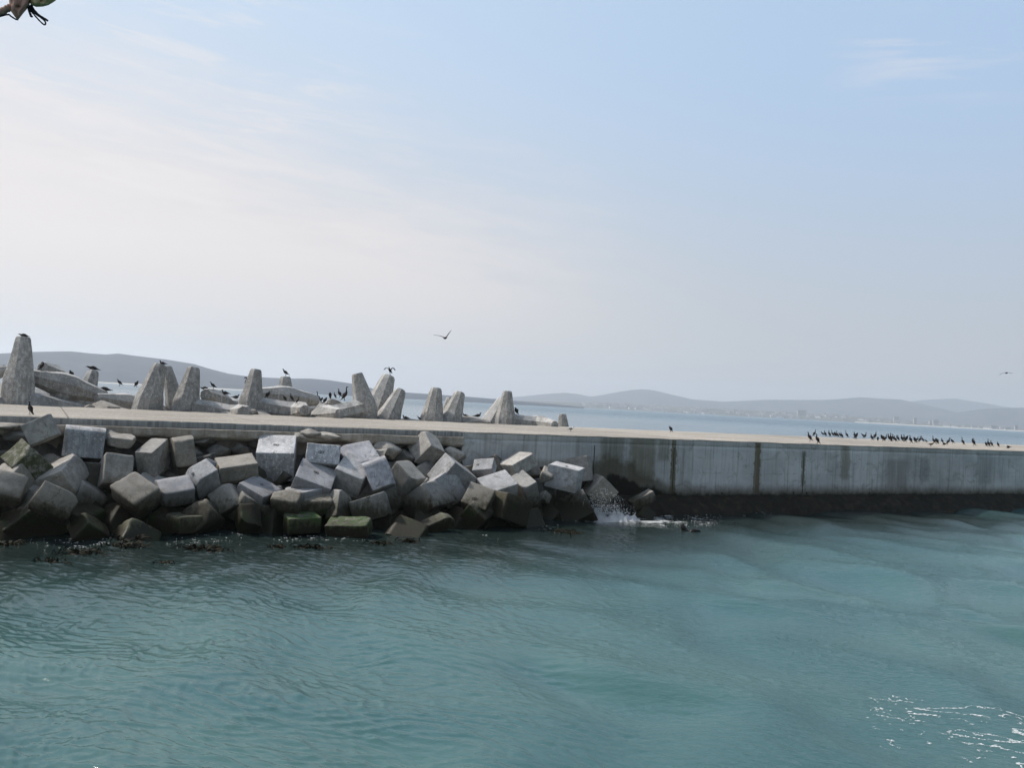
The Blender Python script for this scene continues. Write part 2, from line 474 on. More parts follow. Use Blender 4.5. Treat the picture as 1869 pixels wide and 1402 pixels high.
t.t.links.new(bg1.outputs[0], ms.inputs[1]); t.t.links.new(bg2.outputs[0], ms.inputs[2])
wo = t.n('ShaderNodeOutputWorld'); t.t.links.new(ms.outputs[0], wo.inputs[0])

# haze: one box of even air round everything
hv = [(sx * 13200, sy * 13200, z) for z in (-6, 420) for sx, sy in ((-1, -1), (1, -1), (1, 1), (-1, 1))]
hm = bpy.data.materials.new('sea_haze'); hm.use_nodes = True
t = NT(hm.node_tree)
pv = t.n('ShaderNodeVolumePrincipled', Color=(.88, .93, 1.0), Density=HAZE_DENSITY, Anisotropy=0.35)
mo = t.n('ShaderNodeOutputMaterial'); t.t.links.new(pv.outputs[0], mo.inputs['Volume'])
hz = obj('haze', mesh('haze', hv, [(0, 3, 2, 1), (4, 5, 6, 7), (0, 1, 5, 4), (1, 2, 6, 5), (2, 3, 7, 6), (3, 0, 4, 7)], hm, False))
tag(hz, 'pale sea haze veiling the far hills and town', 'haze', kind='stuff')

# ------------------------------------------------------------------ sea
rng = np.random.default_rng(3)


def lf(x, y, sc_, seed, n=7):
    """smooth pseudo noise about -1..1"""
    g = np.random.default_rng(seed); o = np.zeros_like(x)
    for _ in range(n):
        a = g.uniform(0, 2 * np.pi); k = 2 * np.pi / sc_ * g.uniform(.6, 1.7)
        o += np.sin((x * np.cos(a) + y * np.sin(a)) * k + g.uniform(0, 6.28))
    return o / math.sqrt(n) / 1.1


SWELL = []   # wavelength, direction of travel (deg from +x), amplitude
for i in range(9):
    SWELL.append((rng.uniform(2.8, 8.5), 20 + rng.normal() * 16, rng.uniform(.6, 1.2), rng.uniform(0, 6.28)))
for i in range(8):
    SWELL.append((rng.uniform(1.5, 4.5), 64 + rng.normal() * 22, rng.uniform(.35, .8), rng.uniform(0, 6.28)))
RIPPLE = []
for i in range(26):
    RIPPLE.append((rng.uniform(.18, .60), 64 + rng.normal() * 20, rng.uniform(.6, 1.2), rng.uniform(0, 6.28), 30 + i))


def sea_h(x, y):
    x = np.asarray(x, dtype=np.float64); y = np.asarray(y, dtype=np.float64)
    r = np.hypot(x, y)
    fade = np.clip((400 - r) / 320, 0, 1)
    h = np.zeros_like(x)
    wx = x + .5 * lf(x, y, 7, 1); wy = y + .5 * lf(x, y, 7, 2)
    amp = .75 + .35 * lf(x, y, 16, 5)
    for L, d, a, ph in SWELL:
        k = 2 * np.pi / L; th = R(d)
        h += a * (.0066 + .0022 * np.clip((x - 1) / 6, 0, 1)) * L * np.sin((wx * math.cos(th) + wy * math.sin(th)) * k + ph)
    h *= amp
    # short ripples, strong to the left, weak to the right
    side = np.clip((9.5 - x) / 13.0, .27, 1.0)
    side *= np.clip((r - 9) / 5 + .6, 0, 1)
    rf = np.clip((95 - r) / 45, 0, 1)
    px = x + .06 * lf(x, y, 1.6, 11) + .2 * lf(x, y, 4, 13); py = y + .06 * lf(x, y, 1.6, 12) + .2 * lf(x, y, 4, 14)
    q = np.zeros_like(x)
    for L, d, a, ph, sd in RIPPLE:
        k = 2 * np.pi / L; th = R(d)
        mask = np.clip(.06 + .75 * lf(x, y, 1.9, sd), 0, 1.6)
        sn = np.sin((px * math.cos(th) + py * math.sin(th)) * k + ph)
        q += mask * a * .0330 * L * (((1 + sn) * .5) ** 4.0 - .22)
    return h * fade + q * side * rf


ring_r = np.concatenate([np.linspace(.6, 6.5, 12), np.geomspace(6.6, 120, 1050), np.geomspace(121, 12500, 130)])
ang = np.concatenate([np.linspace(-44, 44, 1500), np.linspace(44.5, 315.5, 160)])
A_ = R(1) * ang
RR, AA = np.meshgrid(ring_r, A_, indexing='ij')
X = RR * np.sin(AA); Y = RR * np.cos(AA)
Z = sea_h(X, Y)
nr, na = X.shape
idx = np.arange(nr * na).reshape(nr, na); nx = np.roll(idx, -1, axis=1)
Q = np.stack([idx[:-1], idx[1:], nx[1:], nx[:-1]], -1).reshape(-1, 4)[:, ::-1]
V = np.stack([X, Y, Z], -1).reshape(-1, 3)
c0 = len(V); V = np.vstack([V, [[0, 0, 0]]])
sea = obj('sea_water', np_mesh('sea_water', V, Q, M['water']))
tag(sea, 'green harbour water rippling in front and blue sea beyond the pier', 'water', kind='structure')


def surf(x, y):
    return float(sea_h(np.array([x]), np.array([y]))[0])


# ------------------------------------------------------------------ pier
pier = empty('breakwater_pier', P0, ALPHA)
tag(pier, 'long concrete breakwater pier with pale flat top and stained wall crossing the photo', 'pier')
SJ = s_at(845)
S0, S1 = -46.0, 92.0


def grid_strip(name, profile, s0, s1, ds, mat, rough=0.0, seed=0, cap=True, smooth=True, wob=.0, per=None):
    """profile of (y, z) points swept along the pier, roughened"""
    n = int((s1 - s0) / ds) + 1
    vs, fs = [], []
    k = len(profile)
    for i in range(n + 1):
        s = s0 + (s1 - s0) * i / n
        for j, (y, z) in enumerate(profile):
            p = Vector((s, y, z))
            if rough:
                d = mnoise.noise(Vector((s * .9 + seed, y * 2, z * 2.0))) + .5 * mnoise.noise(Vector((s * 3.1, y * 5 + seed, z * 5)))
                rr = rough if per is None else rough * per[j]
                p += Vector((0, d * rr, mnoise.noise(Vector((s * 1.3, seed + 9, z * 3 + y))) * rr * .7))
            vs.append(p)
    for i in range(n):
        for j in range(k - 1):
            a = i * k + j
            fs.append((a, a + 1, a + k + 1, a + k))
    if cap:
        fs.append(tuple(range(k))[::-1]); fs.append(tuple(n * k + j for j in range(k)))
    return mesh(name, vs, fs, mat, smooth)


def sharp(me, ang=35):
    bm = bmesh.new(); bm.from_mesh(me)
    bmesh.ops.recalc_face_normals(bm, faces=bm.faces)
    for e in bm.edges:
        if len(e.link_faces) == 2 and e.calc_face_angle() > R(ang): e.smooth = False
    bm.to_mesh(me); bm.free()
    return me


W = 14.6
# top slab (front face, top, back), edge worn
prof = [(0.45, DECK - .24), (.0, DECK - .24), (0, DECK - .14), (0.0, DECK - .035), (.03, DECK), (.35, DECK + .004), (1.5, DECK + .01), (4, DECK + .016), (8, DECK + .02), (12, DECK + .012), (W - .1, DECK), (W, DECK - .05), (W, DECK - .5)]
per = [0, .4, .6, 1, 1, .6, .3, .3, .3, .3, 1, 1, 0]
obj('top_slab', sharp(grid_strip('top_slab', prof, S0, SJ, .22, M['deck'], .022, 3, per=per), 50), pier)
prof = [(.45, DECK - .05), (-.015, DECK - .05), (-.012, DECK - .02), (.02, DECK)] + prof[5:]
obj('top_slab', sharp(grid_strip('top_slab', prof, SJ, S1, .22, M['deck'], .03, 3, per=[0, .4, .8, 1] + per[5:]), 50), pier)
# wall face on the right-hand part
zs = [DECK - .36] + [DECK - .36 - i * .16 for i in range(1, 17)] + [.2, -1.2]
prof = [(.6, DECK - .054), (.008, DECK - .054), (.008, DECK - .30), (.035, DECK - .33)] + [(.012, z) for z in zs] + [(.6, -1.2)]
obj('wall_face', sharp(grid_strip('wall_face', prof, SJ + .02, S1, .3, M['wall'], .008, 5), 60), pier)
# back wall and core
vs = [(s, y, z) for s in (S0 + .3, S1 - .3) for y, z in ((.62, -2), (.62, DECK - .31), (W - .3, DECK - .31), (W - .3, -2))]
obj('core', mesh('core', vs, [(0, 1, 5, 4), (1, 2, 6, 5), (2, 3, 7, 6), (3, 0, 4, 7), (0, 3, 2, 1), (4, 5, 6, 7)], M['ledge'], False), pier)
# ledge of the older left-hand part
prof = [(.5, DECK - .246), (-.10, DECK - .246), (-.20, DECK - .265), (-.21, DECK - .33), (-.20, DECK - .44), (-.20, DECK - .55), (-.08, DECK - .64), (.25, DECK - .70), (.5, DECK - .72)]
obj('ledge', sharp(grid_strip('ledge', prof, S0, SJ, .13, M['ledge'], .05, 8, per=[0, .3, .8, 1, 1, 1.6, 3, 3, 0]), 55), pier)
# rough foot of the wall in the tide zone
prof = [(.2, .95), (-.12, .86), (-.30, .72), (-.52, .55), (-.72, .35), (-.95, .1), (-1.15, -.2), (-1.3, -.6), (-1.4, -1.4), (.2, -1.4)]
obj('footing', grid_strip('footing', prof, s_at(1120), S1, .16, M['footing'], .16, 12, per=[0, 1, 1.1, 1.2, 1.2, 1.2, 1, .8, 0, 0]), pier)
# upright joints and small drain stubs
for pxj in (1087, 1232, 1469):
    s = s_at(pxj)
    bm = bmesh.new(); bmesh.ops.create_cube(bm, size=1)
    for v in bm.verts: v.co = Vector((s + v.co.x * .035, .004 + v.co.y * .012, 2.15 + v.co.z * 2.4))
    me = bpy.data.meshes.new('wall_joint'); bm.to_mesh(me); bm.free(); me.materials.append(M['footing'])
    obj('wall_joint', me, pier)
for pxj, zz in ((1323, .98), (1453, 1.02), (1477, 1.0), (1591, .98)):
    s = s_at(pxj); vs = []; fs = []
    for i in range(8):
        a = i * math.pi / 4
        vs += [(s + .035 * math.cos(a), .04, zz + .07 * math.sin(a)), (s + .035 * math.cos(a), -.03, zz + .07 * math.sin(a))]
    fs = [(2 * i, 2 * i + 1, (2 * i + 3) % 16, (2 * i + 2) % 16) for i in range(8)] + [tuple(range(1, 16, 2))]
    obj('drain_hole', mesh('drain_hole', vs, fs, M['rust_hole_shade'], False), pier)

# ------------------------------------------------------------------ rubble slopes (terrain under the blocks)
def slope(name, label, s0, s1, prof, mat, amp, seed, ds=.22):
    n = int((s1 - s0) / ds); k = len(prof); vs = []; fs = []
    for i in range(n + 1):
        s = s0 + (s1 - s0) * i / n
        for j, (v_, z_) in enumerate(prof):
            p = pier_pt(s, v_, z_)
            if name == 'rock_slope' and v_ < 0: p = pier_pt(s, v_ * float(np.interp(s, [s_at(890), s_at(1060)], [1, .25])), z_)
            c = mnoise.cell(Vector((s * 1.1 + seed, v_ * 1.1, z_ * 1.3))) - .5
            d = mnoise.noise(p * 1.3) + .6 * mnoise.noise(p * 3.3) + .7 * c
            vs.append(p + (PV * -.6 + Vector((0, 0, .8))) * d * amp)
    for i in range(n):
        for j in range(k - 1):
            a = i * k + j; fs.append((a, a + 1, a + k + 1, a + k))
    o = obj(name, mesh(name, vs, fs, mat, True)); tag(o, label, 'rubble slope', kind='structure')


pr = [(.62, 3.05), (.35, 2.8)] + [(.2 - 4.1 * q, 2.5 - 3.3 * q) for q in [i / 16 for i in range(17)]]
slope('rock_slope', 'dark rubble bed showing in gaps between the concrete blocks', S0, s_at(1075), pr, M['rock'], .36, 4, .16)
pr = [(W - .2, DECK - .06)] + [(W + 14 * q, DECK - .25 - 5.0 * q) for q in [i / 22 for i in range(23)]]
slope('seaward_slope', 'rubble slope falling from the far pier edge to the open sea', S0, s_at(990), pr, M['rubble'], .22, 21, .3)

# ------------------------------------------------------------------ concrete armour blocks
def rbox(dims, rad, amp, seed, chips, N=12):
    """a cast block: rounded edges, planed-off chips, rough faces"""
    g = random.Random(seed)
    hx = [d / 2 for d in dims]
    pl = []
    for _ in range(chips):
        c = [g.choice((-1, 1)) for _ in range(3)]
        if g.random() < .55: c[g.randrange(3)] = 0
        nrm = Vector([ci * g.uniform(.5, 1.2) for ci in c]).normalized()
        far = sum(abs(nrm[i]) * hx[i] for i in range(3))
        pl.append((nrm, far - g.uniform(.03, .15) * (1 + amp / .06)))
    us = [math.sin((2 * i / N - 1) * math.pi / 2) for i in range(N + 1)]
    vs, fs, key = [], [], {}

    def vert(a, b, c):
        kk = (round(a, 4), round(b, 4), round(c, 4))
        if kk in key: return key[kk]
        p = Vector((a * hx[0], b * hx[1], c * hx[2]))
        inner = Vector([max(-(h - rad), min(h - rad, q)) for h, q in zip(hx, p)])
        d = p - inner
        if d.length > 1e-6: p = inner + d.normalized() * min(rad, d.length)
        for nrm, dist in pl:
            e = p.dot(nrm) - dist
            if e > 0: p = p - nrm * e * .96
        off = Vector((seed * 3.1, seed * 1.7, 0))
        nz = mnoise.noise(p * 1.6 + off) + .5 * mnoise.noise(p * 4.3 + off) + .3 * mnoise.noise(p * 10 + off)
        nv = p.normalized()
        p = p + nv * nz * amp
        key[kk] = len(vs); vs.append(p); return key[kk]
    for ax in range(3):
        for sg in (-1, 1):
            for i in range(N):
                for j in range(N):
                    q = []
                    for (u, v) in ((us[i], us[j]), (us[i + 1], us[j]), (us[i + 1], us[j + 1]), (us[i], us[j + 1])):
                        c = [0, 0, 0]; c[ax] = sg; c[(ax + 1) % 3] = u; c[(ax + 2) % 3] = v
                        q.append(vert(*c))
                    fs.append(q if sg > 0 else q[::-1])
    return vs, fs


BLK = {
'tilt_left':(-16.114,30.256,3.393,0.321,0.036,0.640,-0.698,0.950,0.719,0.571),
'streaked':(-15.424,31.944,2.972,0.676,-0.701,-0.136,0.181,1.248,1.038,1.156),
'green_left':(-16.401,30.153,2.235,0.457,-0.013,0.806,-0.375,0.844,1.194,0.921),
'center_lit':(-15.406,30.610,1.703,0.214,0.003,0.952,0.219,1.066,1.293,1.061),
'round_wide':(-14.088,31.594,1.936,0.545,-0.786,-0.210,0.204,0.895,1.022,1.257),
'corner_lit':(-13.132,32.554,2.441,0.004,0.030,0.983,0.179,0.605,1.249,0.999),
'rough_slope':(-12.294,33.249,2.684,0.627,-0.733,-0.242,0.105,0.709,1.137,0.891),
'slab_top':(-14.165,32.191,3.073,0.048,0.060,-0.985,-0.155,0.878,0.520,0.329),
'left_upper':(-16.423,29.021,1.331,0.055,0.219,-0.907,0.354,0.885,1.178,0.859),
'left_lower':(-16.620,29.586,1.666,0.705,-0.375,0.285,0.530,0.940,0.964,0.982),
'peak_left':(-14.604,28.506,1.170,0.327,-0.807,0.274,-0.408,0.662,0.799,1.166),
'front_left':(-15.573,29.264,0.472,0.632,-0.575,0.051,0.517,1.336,1.335,1.337),
'brown_top':(-12.855,30.583,1.293,0.158,-0.245,-0.899,-0.327,1.245,0.992,0.838),
'lilac_crack':(-11.803,31.352,1.472,0.193,-0.429,-0.861,-0.192,1.055,1.078,0.612),
'holed_lit':(-11.122,32.210,1.809,0.147,-0.332,-0.868,-0.339,0.716,0.863,0.924),
'speckled_slope':(-10.219,33.212,2.178,0.088,-0.501,-0.848,-0.145,1.028,1.321,0.623),
'white_top':(-9.197,34.970,2.515,0.013,0.091,-0.966,-0.243,1.359,1.298,1.233),
'lilac_flat':(-9.323,32.817,1.102,0.197,-0.124,-0.964,-0.127,1.083,1.109,1.117),
'dark_front':(-9.476,32.485,0.788,0.231,-0.475,-0.839,0.129,1.027,1.114,0.941),
'dark_pointed':(-10.126,32.224,1.024,0.327,-0.009,0.923,-0.204,0.861,0.925,0.925),
'yellow_brown':(-11.060,30.908,0.399,0.006,0.301,0.953,0.028,1.138,1.083,0.591),
'low_brown':(-10.658,31.172,0.539,0.619,-0.410,-0.112,0.660,0.956,0.895,0.958),
'aggregate':(-8.099,32.563,1.080,0.238,-0.687,-0.660,-0.188,0.613,0.966,0.671),
'flat_lilac_low':(-7.764,33.600,0.972,0.015,-0.326,-0.943,-0.071,1.029,1.017,1.049),
'reddish_round':(-7.244,33.422,0.998,0.011,0.187,-0.970,-0.155,1.161,0.965,0.570),
'holed_slope':(-7.646,34.386,1.462,0.279,-0.636,-0.719,-0.023,1.362,1.365,1.362),
'speckled_holes':(-7.409,35.184,2.621,0.074,0.070,-0.825,-0.556,1.247,0.754,0.954),
'blue_grey':(-6.069,35.856,2.613,0.209,-0.437,-0.846,-0.224,1.161,1.267,0.636),
'scarred':(-5.115,35.045,2.034,0.338,-0.400,-0.718,-0.458,1.191,0.903,0.942),
'grey_mid':(-6.210,35.252,1.890,0.865,-0.471,0.158,0.067,1.133,1.163,1.165),
'dark_ridge':(-6.301,33.615,0.759,0.126,0.221,0.902,-0.349,0.508,0.961,1.236),
'bright_lid':(-5.170,33.840,0.843,0.133,0.115,0.644,-0.745,1.343,0.884,0.603),
'pink_edge':(-4.180,36.272,1.852,0.306,-0.242,-0.914,-0.111,1.083,0.829,0.939),
'top_big':(-3.592,38.334,2.987,0.376,-0.390,-0.840,0.021,0.976,0.846,1.038),
'leaning_grey':(-2.315,37.443,1.906,0.406,0.194,0.797,-0.404,1.170,1.449,0.968),
'stepped':(-2.708,37.169,1.351,0.148,-0.463,-0.724,0.490,1.376,1.278,1.117),
'massive_low':(-3.213,36.366,0.971,0.422,-0.761,-0.451,0.197,1.406,1.034,1.376),
'yellow_moss':(-2.593,34.462,0.339,0.031,-0.468,-0.848,-0.246,0.519,1.144,0.518),
'water_wedge':(-3.727,33.574,-0.253,0.511,-0.243,0.750,-0.341,1.011,1.331,1.340),
'green_hole':(-7.494,32.446,0.389,0.052,-0.495,-0.866,-0.046,0.914,1.145,0.551),
'green_slab':(-5.732,32.495,0.301,0.073,-0.728,-0.671,-0.125,0.840,1.488,0.481),
'lid_hole_left':(-1.004,38.364,2.295,0.110,0.089,0.930,0.339,0.862,0.661,0.478),
'long_top':(0.425,39.604,2.440,0.100,0.406,0.891,0.175,1.077,1.355,0.597),
'pale_front':(2.729,41.708,1.830,0.073,-0.143,-0.986,-0.041,1.378,1.134,1.000),
'behind_pale':(3.114,41.234,2.192,0.049,-0.180,-0.650,0.737,1.559,1.131,0.736),
'two_face':(-0.379,37.692,1.235,0.238,-0.117,0.847,-0.461,1.294,1.416,1.076),
'dark_streak':(0.890,38.701,1.290,0.316,-0.043,0.832,-0.454,0.641,1.512,1.045),
'rust_lid':(-1.114,36.599,0.946,0.058,-0.163,-0.881,-0.441,1.047,0.988,1.202),
'brown_low':(-1.157,36.213,0.513,0.796,-0.490,0.342,0.101,0.892,0.952,0.954),
'low_dark':(0.775,37.832,-0.011,0.248,0.375,0.892,-0.043,1.374,1.095,0.837),
'bright_edge':(3.246,41.141,0.025,0.241,0.088,0.924,-0.283,1.786,1.857,1.328),
'sand_face':(4.435,42.173,1.182,0.639,-0.673,0.156,0.338,1.039,1.088,1.150),
'surf_far':(6.577,42.470,0.860,0.152,0.633,0.730,0.207,0.756,1.156,0.450),
'surf_low':(6.562,42.374,-0.244,0.028,-0.495,-0.768,0.405,0.816,0.746,0.779),
'small_round':(1.696,39.265,1.016,0.006,0.403,0.818,-0.412,0.478,0.442,0.507),
'weed_low':(-12.382,29.494,-0.166,0.171,0.342,0.850,-0.363,1.120,1.126,0.926),
'dark_low':(-9.135,31.500,0.539,0.918,-0.322,-0.082,0.219,0.746,0.816,0.820),
'dark_gap':(-13.614,28.883,0.251,0.384,0.123,0.836,-0.372,0.735,0.890,0.761),
'behind_small':(-11.102,32.605,2.197,0.122,0.579,0.680,-0.434,0.456,0.370,0.451),
'rear_c7':(-5.349,36.673,2.729,0.240,-0.169,-0.952,-0.087,0.604,0.665,0.679),
'mid_shadow':(0.206,36.771,0.784,0.585,0.195,0.686,-0.385,1.030,1.401,0.938),
'wall_foot_shadow':(1.747,39.144,2.064,0.698,-0.389,-0.202,-0.566,0.552,0.467,0.555),

}
# key: (material, edge radius, roughness, chips, label)
INFO = {
'tilt_left': ('warm', .03, .012, 2, 'grey block tilted against the ledge at the far left, top edge sunlit'),
'streaked': ('white', .03, .010, 1, 'upright block streaked white with bird droppings all down its face'),
'green_left': ('moss', .05, .02, 2, 'mossy green block on edge at the left picture border, under the tilted grey block'),
'center_lit': ('warm', .04, .02, 3, 'block with wide pale sloping top below the white streaked block'),
'round_wide': ('warm', .10, .03, 3, 'worn brown-grey block with rounded corners right below the white streaked block'),
'corner_lit': ('warm', .03, .012, 1, 'tall smooth grey block with sunlit top, left of the rough leaning boulder-like block'),
'rough_slope': ('brown', .12, .06, 4, 'rough crumbling brown block leaning on the ledge beside a smooth grey one'),
'slab_top': ('rubble', .05, .05, 3, 'thin broken light slab lying right of the white streaked block'),
'left_upper': ('brown', .12, .04, 3, 'rounded brownish block at the left border, behind a darker weedy one'),
'left_lower': ('brown', .10, .035, 3, 'dark weathered block cut by the left border, just above the waterline corner block'),
'peak_left': ('brown', .07, .03, 3, 'dark block standing on its corner with a lit left edge, behind the lowest left block'),
'front_left': ('brown', .07, .03, 3, 'large weedy block on its corner standing in the water at lower left'),
'brown_top': ('brown', .12, .05, 4, 'lumpy block with brown sunlit top and black underside near the water at left'),
'lilac_crack': ('lilac', .09, .03, 4, 'cracked block with a bluish top, between the brown-topped block and a holed one'),
'holed_lit': ('pale', .03, .012, 1, 'smooth block with one dark lifting socket on its sunlit top, behind the cracked bluish block'),
'speckled_slope': ('brown', .08, .03, 2, 'speckled block with broad light top, left of the cleanest white-topped cube'),
'white_top': ('white', .025, .008, 1, 'upright cube with bright white flat top and dark streaked front, the squarest of the pile'),
'lilac_flat': ('lilac', .04, .02, 2, 'bluish slanted slab-like block below the white-topped cube'),
'dark_front': ('grey', .04, .02, 2, 'block with black front face and lit left side, low below the white-topped cube'),
'dark_pointed': ('grey', .05, .025, 2, 'dull dark pointed block left of the black-fronted one'),
'yellow_brown': ('moss', .12, .06, 4, 'yellow-brown lichen covered block low at the waterline, left of the black-fronted one'),
'low_brown': ('brown', .10, .05, 3, 'small brown block half awash next to the yellow-brown one'),
'aggregate': ('brown', .10, .045, 3, 'pebbly worn block between the black-fronted block and the reddish rounded one'),
'flat_lilac_low': ('lilac', .04, .015, 1, 'flat bluish block top showing above the reddish rounded block'),
'reddish_round': ('brown', .16, .04, 3, 'rounded reddish grey block above the green weedy block with a socket'),
'holed_slope': ('lilac', .03, .012, 1, 'sloping smooth block with twin dark sockets, right below the white-topped cube'),
'speckled_holes': ('white', .05, .02, 2, 'white speckled block with twin sockets to the right of the white-topped cube'),
'blue_grey': ('lilac', .05, .02, 2, 'blue-grey block with white drips on its tilted top, highest in the middle of the pile'),
'scarred': ('lilac', .06, .025, 3, 'big scarred block tilted to the water right below the dripping blue-grey one'),
'grey_mid': ('pale', .04, .015, 1, 'plain bluish block leaning between the sloping twin-socket block and the scarred one'),
'dark_ridge': ('grey', .05, .025, 2, 'dark ridged block beneath the plain bluish leaning block'),
'bright_lid': ('pale', .04, .02, 2, 'block with thin bright top holding one socket and a wet black front, near the water'),
'pink_edge': ('warm', .04, .015, 2, 'grey block showing a narrow pinkish lit side, right of the big scarred one'),
'top_big': ('warm', .03, .012, 2, 'big clean block balanced on its edge high against the ledge near the wall corner'),
'leaning_grey': ('pale', .04, .015, 1, 'grey block leaning just below the big one balanced against the ledge'),
'stepped': ('pale', .04, .015, 2, 'grey block with a cast step in its face, overlapping the leaning one'),
'massive_low': ('grey', .05, .015, 1, 'massive two-faced grey block in front of the stepped one'),
'yellow_moss': ('moss', .07, .035, 3, 'wedge of block with yellow-green mossy top at the waterline, below the massive two-faced one'),
'water_wedge': ('brown', .05, .025, 2, 'pointed brown block with a yellowish lit left side rising from the water'),
'green_hole': ('weed', .05, .02, 1, 'bright green weedy block with a socket, at the water below the reddish rounded one'),
'green_slab': ('weed', .08, .04, 3, 'green weedy slab at the water, right of the green block with a socket'),
'lid_hole_left': ('pale', .04, .015, 1, 'block with flat pale top and one small socket touching the wall near its left corner'),
'long_top': ('warm', .04, .015, 1, 'long block with sunlit beige top set against the wall, beside the small-socket block'),
'pale_front': ('pale', .03, .010, 1, 'pale smooth block with white top and socket standing before a taller one'),
'behind_pale': ('warm', .03, .012, 1, 'block with thin lit top tucked between the wall and the pale smooth one'),
'two_face': ('pale', .04, .012, 1, 'pale block showing two upright faces, left of the black streaked one'),
'dark_streak': ('grey', .04, .015, 1, 'block with black streaks down its right side, in the middle of the right-hand blocks'),
'rust_lid': ('brown', .04, .015, 1, 'block with rusty tinted top and twin sockets, low between two grey ones'),
'brown_low': ('brown', .06, .03, 2, 'dull yellow-brown block below the rusty topped one'),
'low_dark': ('grey', .05, .015, 1, 'long low wet dark block at the water, left of the splash'),
'bright_edge': ('grey', .04, .015, 1, 'dark block with one bright upper edge dipping into the splash'),
'sand_face': ('rubble', .04, .02, 2, 'sand coloured block standing on its corner behind the splash'),
'surf_far': ('grey', .04, .015, 1, 'last block of the pile lying at the wall foot right of the splash'),
'surf_low': ('brown', .04, .015, 1, 'nearly sunken block poking out of the white surf'),
'small_round': ('grey', .12, .05, 2, 'small rounded dark lump between the pale smooth block and the streaked one'),
'weed_low': ('moss', .14, .06, 3, 'low dark weedy block awash, right of the big one standing on its corner'),
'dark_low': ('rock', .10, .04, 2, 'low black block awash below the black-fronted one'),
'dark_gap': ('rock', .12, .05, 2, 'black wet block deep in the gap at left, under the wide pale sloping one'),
'behind_small': ('lilac', .06, .03, 2, 'small bluish fragment peeping out behind the speckled broad-topped block'),
'rear_c7': ('rubble', .10, .06, 3, 'broken rubble lump under the ledge, right of the dripping blue-grey block'),
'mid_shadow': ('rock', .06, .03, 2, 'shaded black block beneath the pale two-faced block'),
'wall_foot_shadow': ('rubble', .08, .04, 2, 'narrow upright fragment wedged by the wall left of the pale smooth block'),
}
c5 = lambda x, y: (x / 5.194, 740 + y / 5.194)
c6 = lambda x, y: (280 + x / 5.606, 760 + y / 5.606)
c7 = lambda x, y: (560 + x / 5.606, 760 + y / 5.606)
c8 = lambda x, y: (840 + x / 6.029, 780 + y / 6.029)
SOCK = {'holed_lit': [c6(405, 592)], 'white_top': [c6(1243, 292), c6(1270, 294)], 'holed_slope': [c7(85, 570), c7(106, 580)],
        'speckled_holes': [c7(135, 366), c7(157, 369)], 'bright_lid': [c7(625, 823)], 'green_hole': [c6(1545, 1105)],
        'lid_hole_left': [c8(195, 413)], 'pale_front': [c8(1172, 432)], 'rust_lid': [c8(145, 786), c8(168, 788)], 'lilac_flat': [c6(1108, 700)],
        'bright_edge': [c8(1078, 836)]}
for i, (k, v) in enumerate(BLK.items()):
    mk, rad, amp, chips, lab = INFO[k]
    q = Quaternion(v[3:7]); dims = [d * 1.06 for d in v[7:10]]
    kz = {'pale_front': .962, 'behind_pale': 1.025, 'wall_foot_shadow': 1.02}.get(k)   # who stands before whom
    if kz: v = (*(CAM + (Vector(v[:3]) - CAM) * kz), *v[3:7], *[d * kz for d in v[7:10]])
    if k == 'surf_low': v = (*v[:2], v[2] + .30, *v[3:])
    rad = min(rad * .62, min(dims) * .25)
    vs, fs = rbox(dims, rad, amp, i + 1, chips)
    o = obj('concrete_block', mesh('concrete_block', vs, fs, M[mk]))
    o.rotation_mode = 'QUATERNION'; o.rotation_quaternion = q; o.location = v[:3]
    tag(o, lab, 'concrete block', 'concrete armour blocks piled against the pier')
    mw = Matrix.LocRotScale(Vector(v[:3]), q, None)
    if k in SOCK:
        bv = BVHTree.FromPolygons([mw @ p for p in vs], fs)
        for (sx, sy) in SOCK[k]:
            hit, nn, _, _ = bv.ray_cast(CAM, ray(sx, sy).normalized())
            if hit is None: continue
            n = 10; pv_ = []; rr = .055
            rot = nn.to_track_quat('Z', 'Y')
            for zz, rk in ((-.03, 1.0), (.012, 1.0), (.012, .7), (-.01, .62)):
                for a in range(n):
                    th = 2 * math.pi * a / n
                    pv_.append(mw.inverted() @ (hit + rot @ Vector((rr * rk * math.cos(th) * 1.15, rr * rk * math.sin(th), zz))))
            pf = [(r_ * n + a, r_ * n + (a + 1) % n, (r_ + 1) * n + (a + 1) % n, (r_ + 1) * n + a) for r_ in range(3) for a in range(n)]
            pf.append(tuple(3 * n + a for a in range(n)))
            obj('lifting_hole_shade', mesh('lifting_hole_shade', pv_, pf, M['rust_hole_shade']), o)  # dark proud ring in place of a hole, its shade put in the colour


# blocks lying deeper in the pile, seen only through its gaps
g_ = random.Random(11)
for k in range(46):
    s_ = s_at(0) - 1 + (s_at(1030) - s_at(0) + 1) * (k + .5) / 46 + g_.uniform(-.3, .3)
    zz = (.15, 1.0, 1.8)[k % 3] + g_.uniform(-.2, .2)
    wmax = float(np.interp(s_, [s_at(890), s_at(1060)], [1, .25]))
    vv = (-.15 - 3.5 * (2.7 - zz) / 2.9) * wmax + .72
    vs, fs = rbox([g_.uniform(1.0, 1.3) for _ in range(3)], .05, .03, 200 + k, 2, 8)
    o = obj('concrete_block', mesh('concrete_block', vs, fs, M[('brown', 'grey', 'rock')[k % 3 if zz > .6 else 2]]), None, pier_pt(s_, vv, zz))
    o.rotation_euler = (g_.uniform(0, 3), g_.uniform(0, 3), g_.uniform(0, 3))
    tag(o, 'shaded block wedged deep in a gap between the outer blocks of the pile', 'concrete block', 'blocks deep in the gaps of the pile')


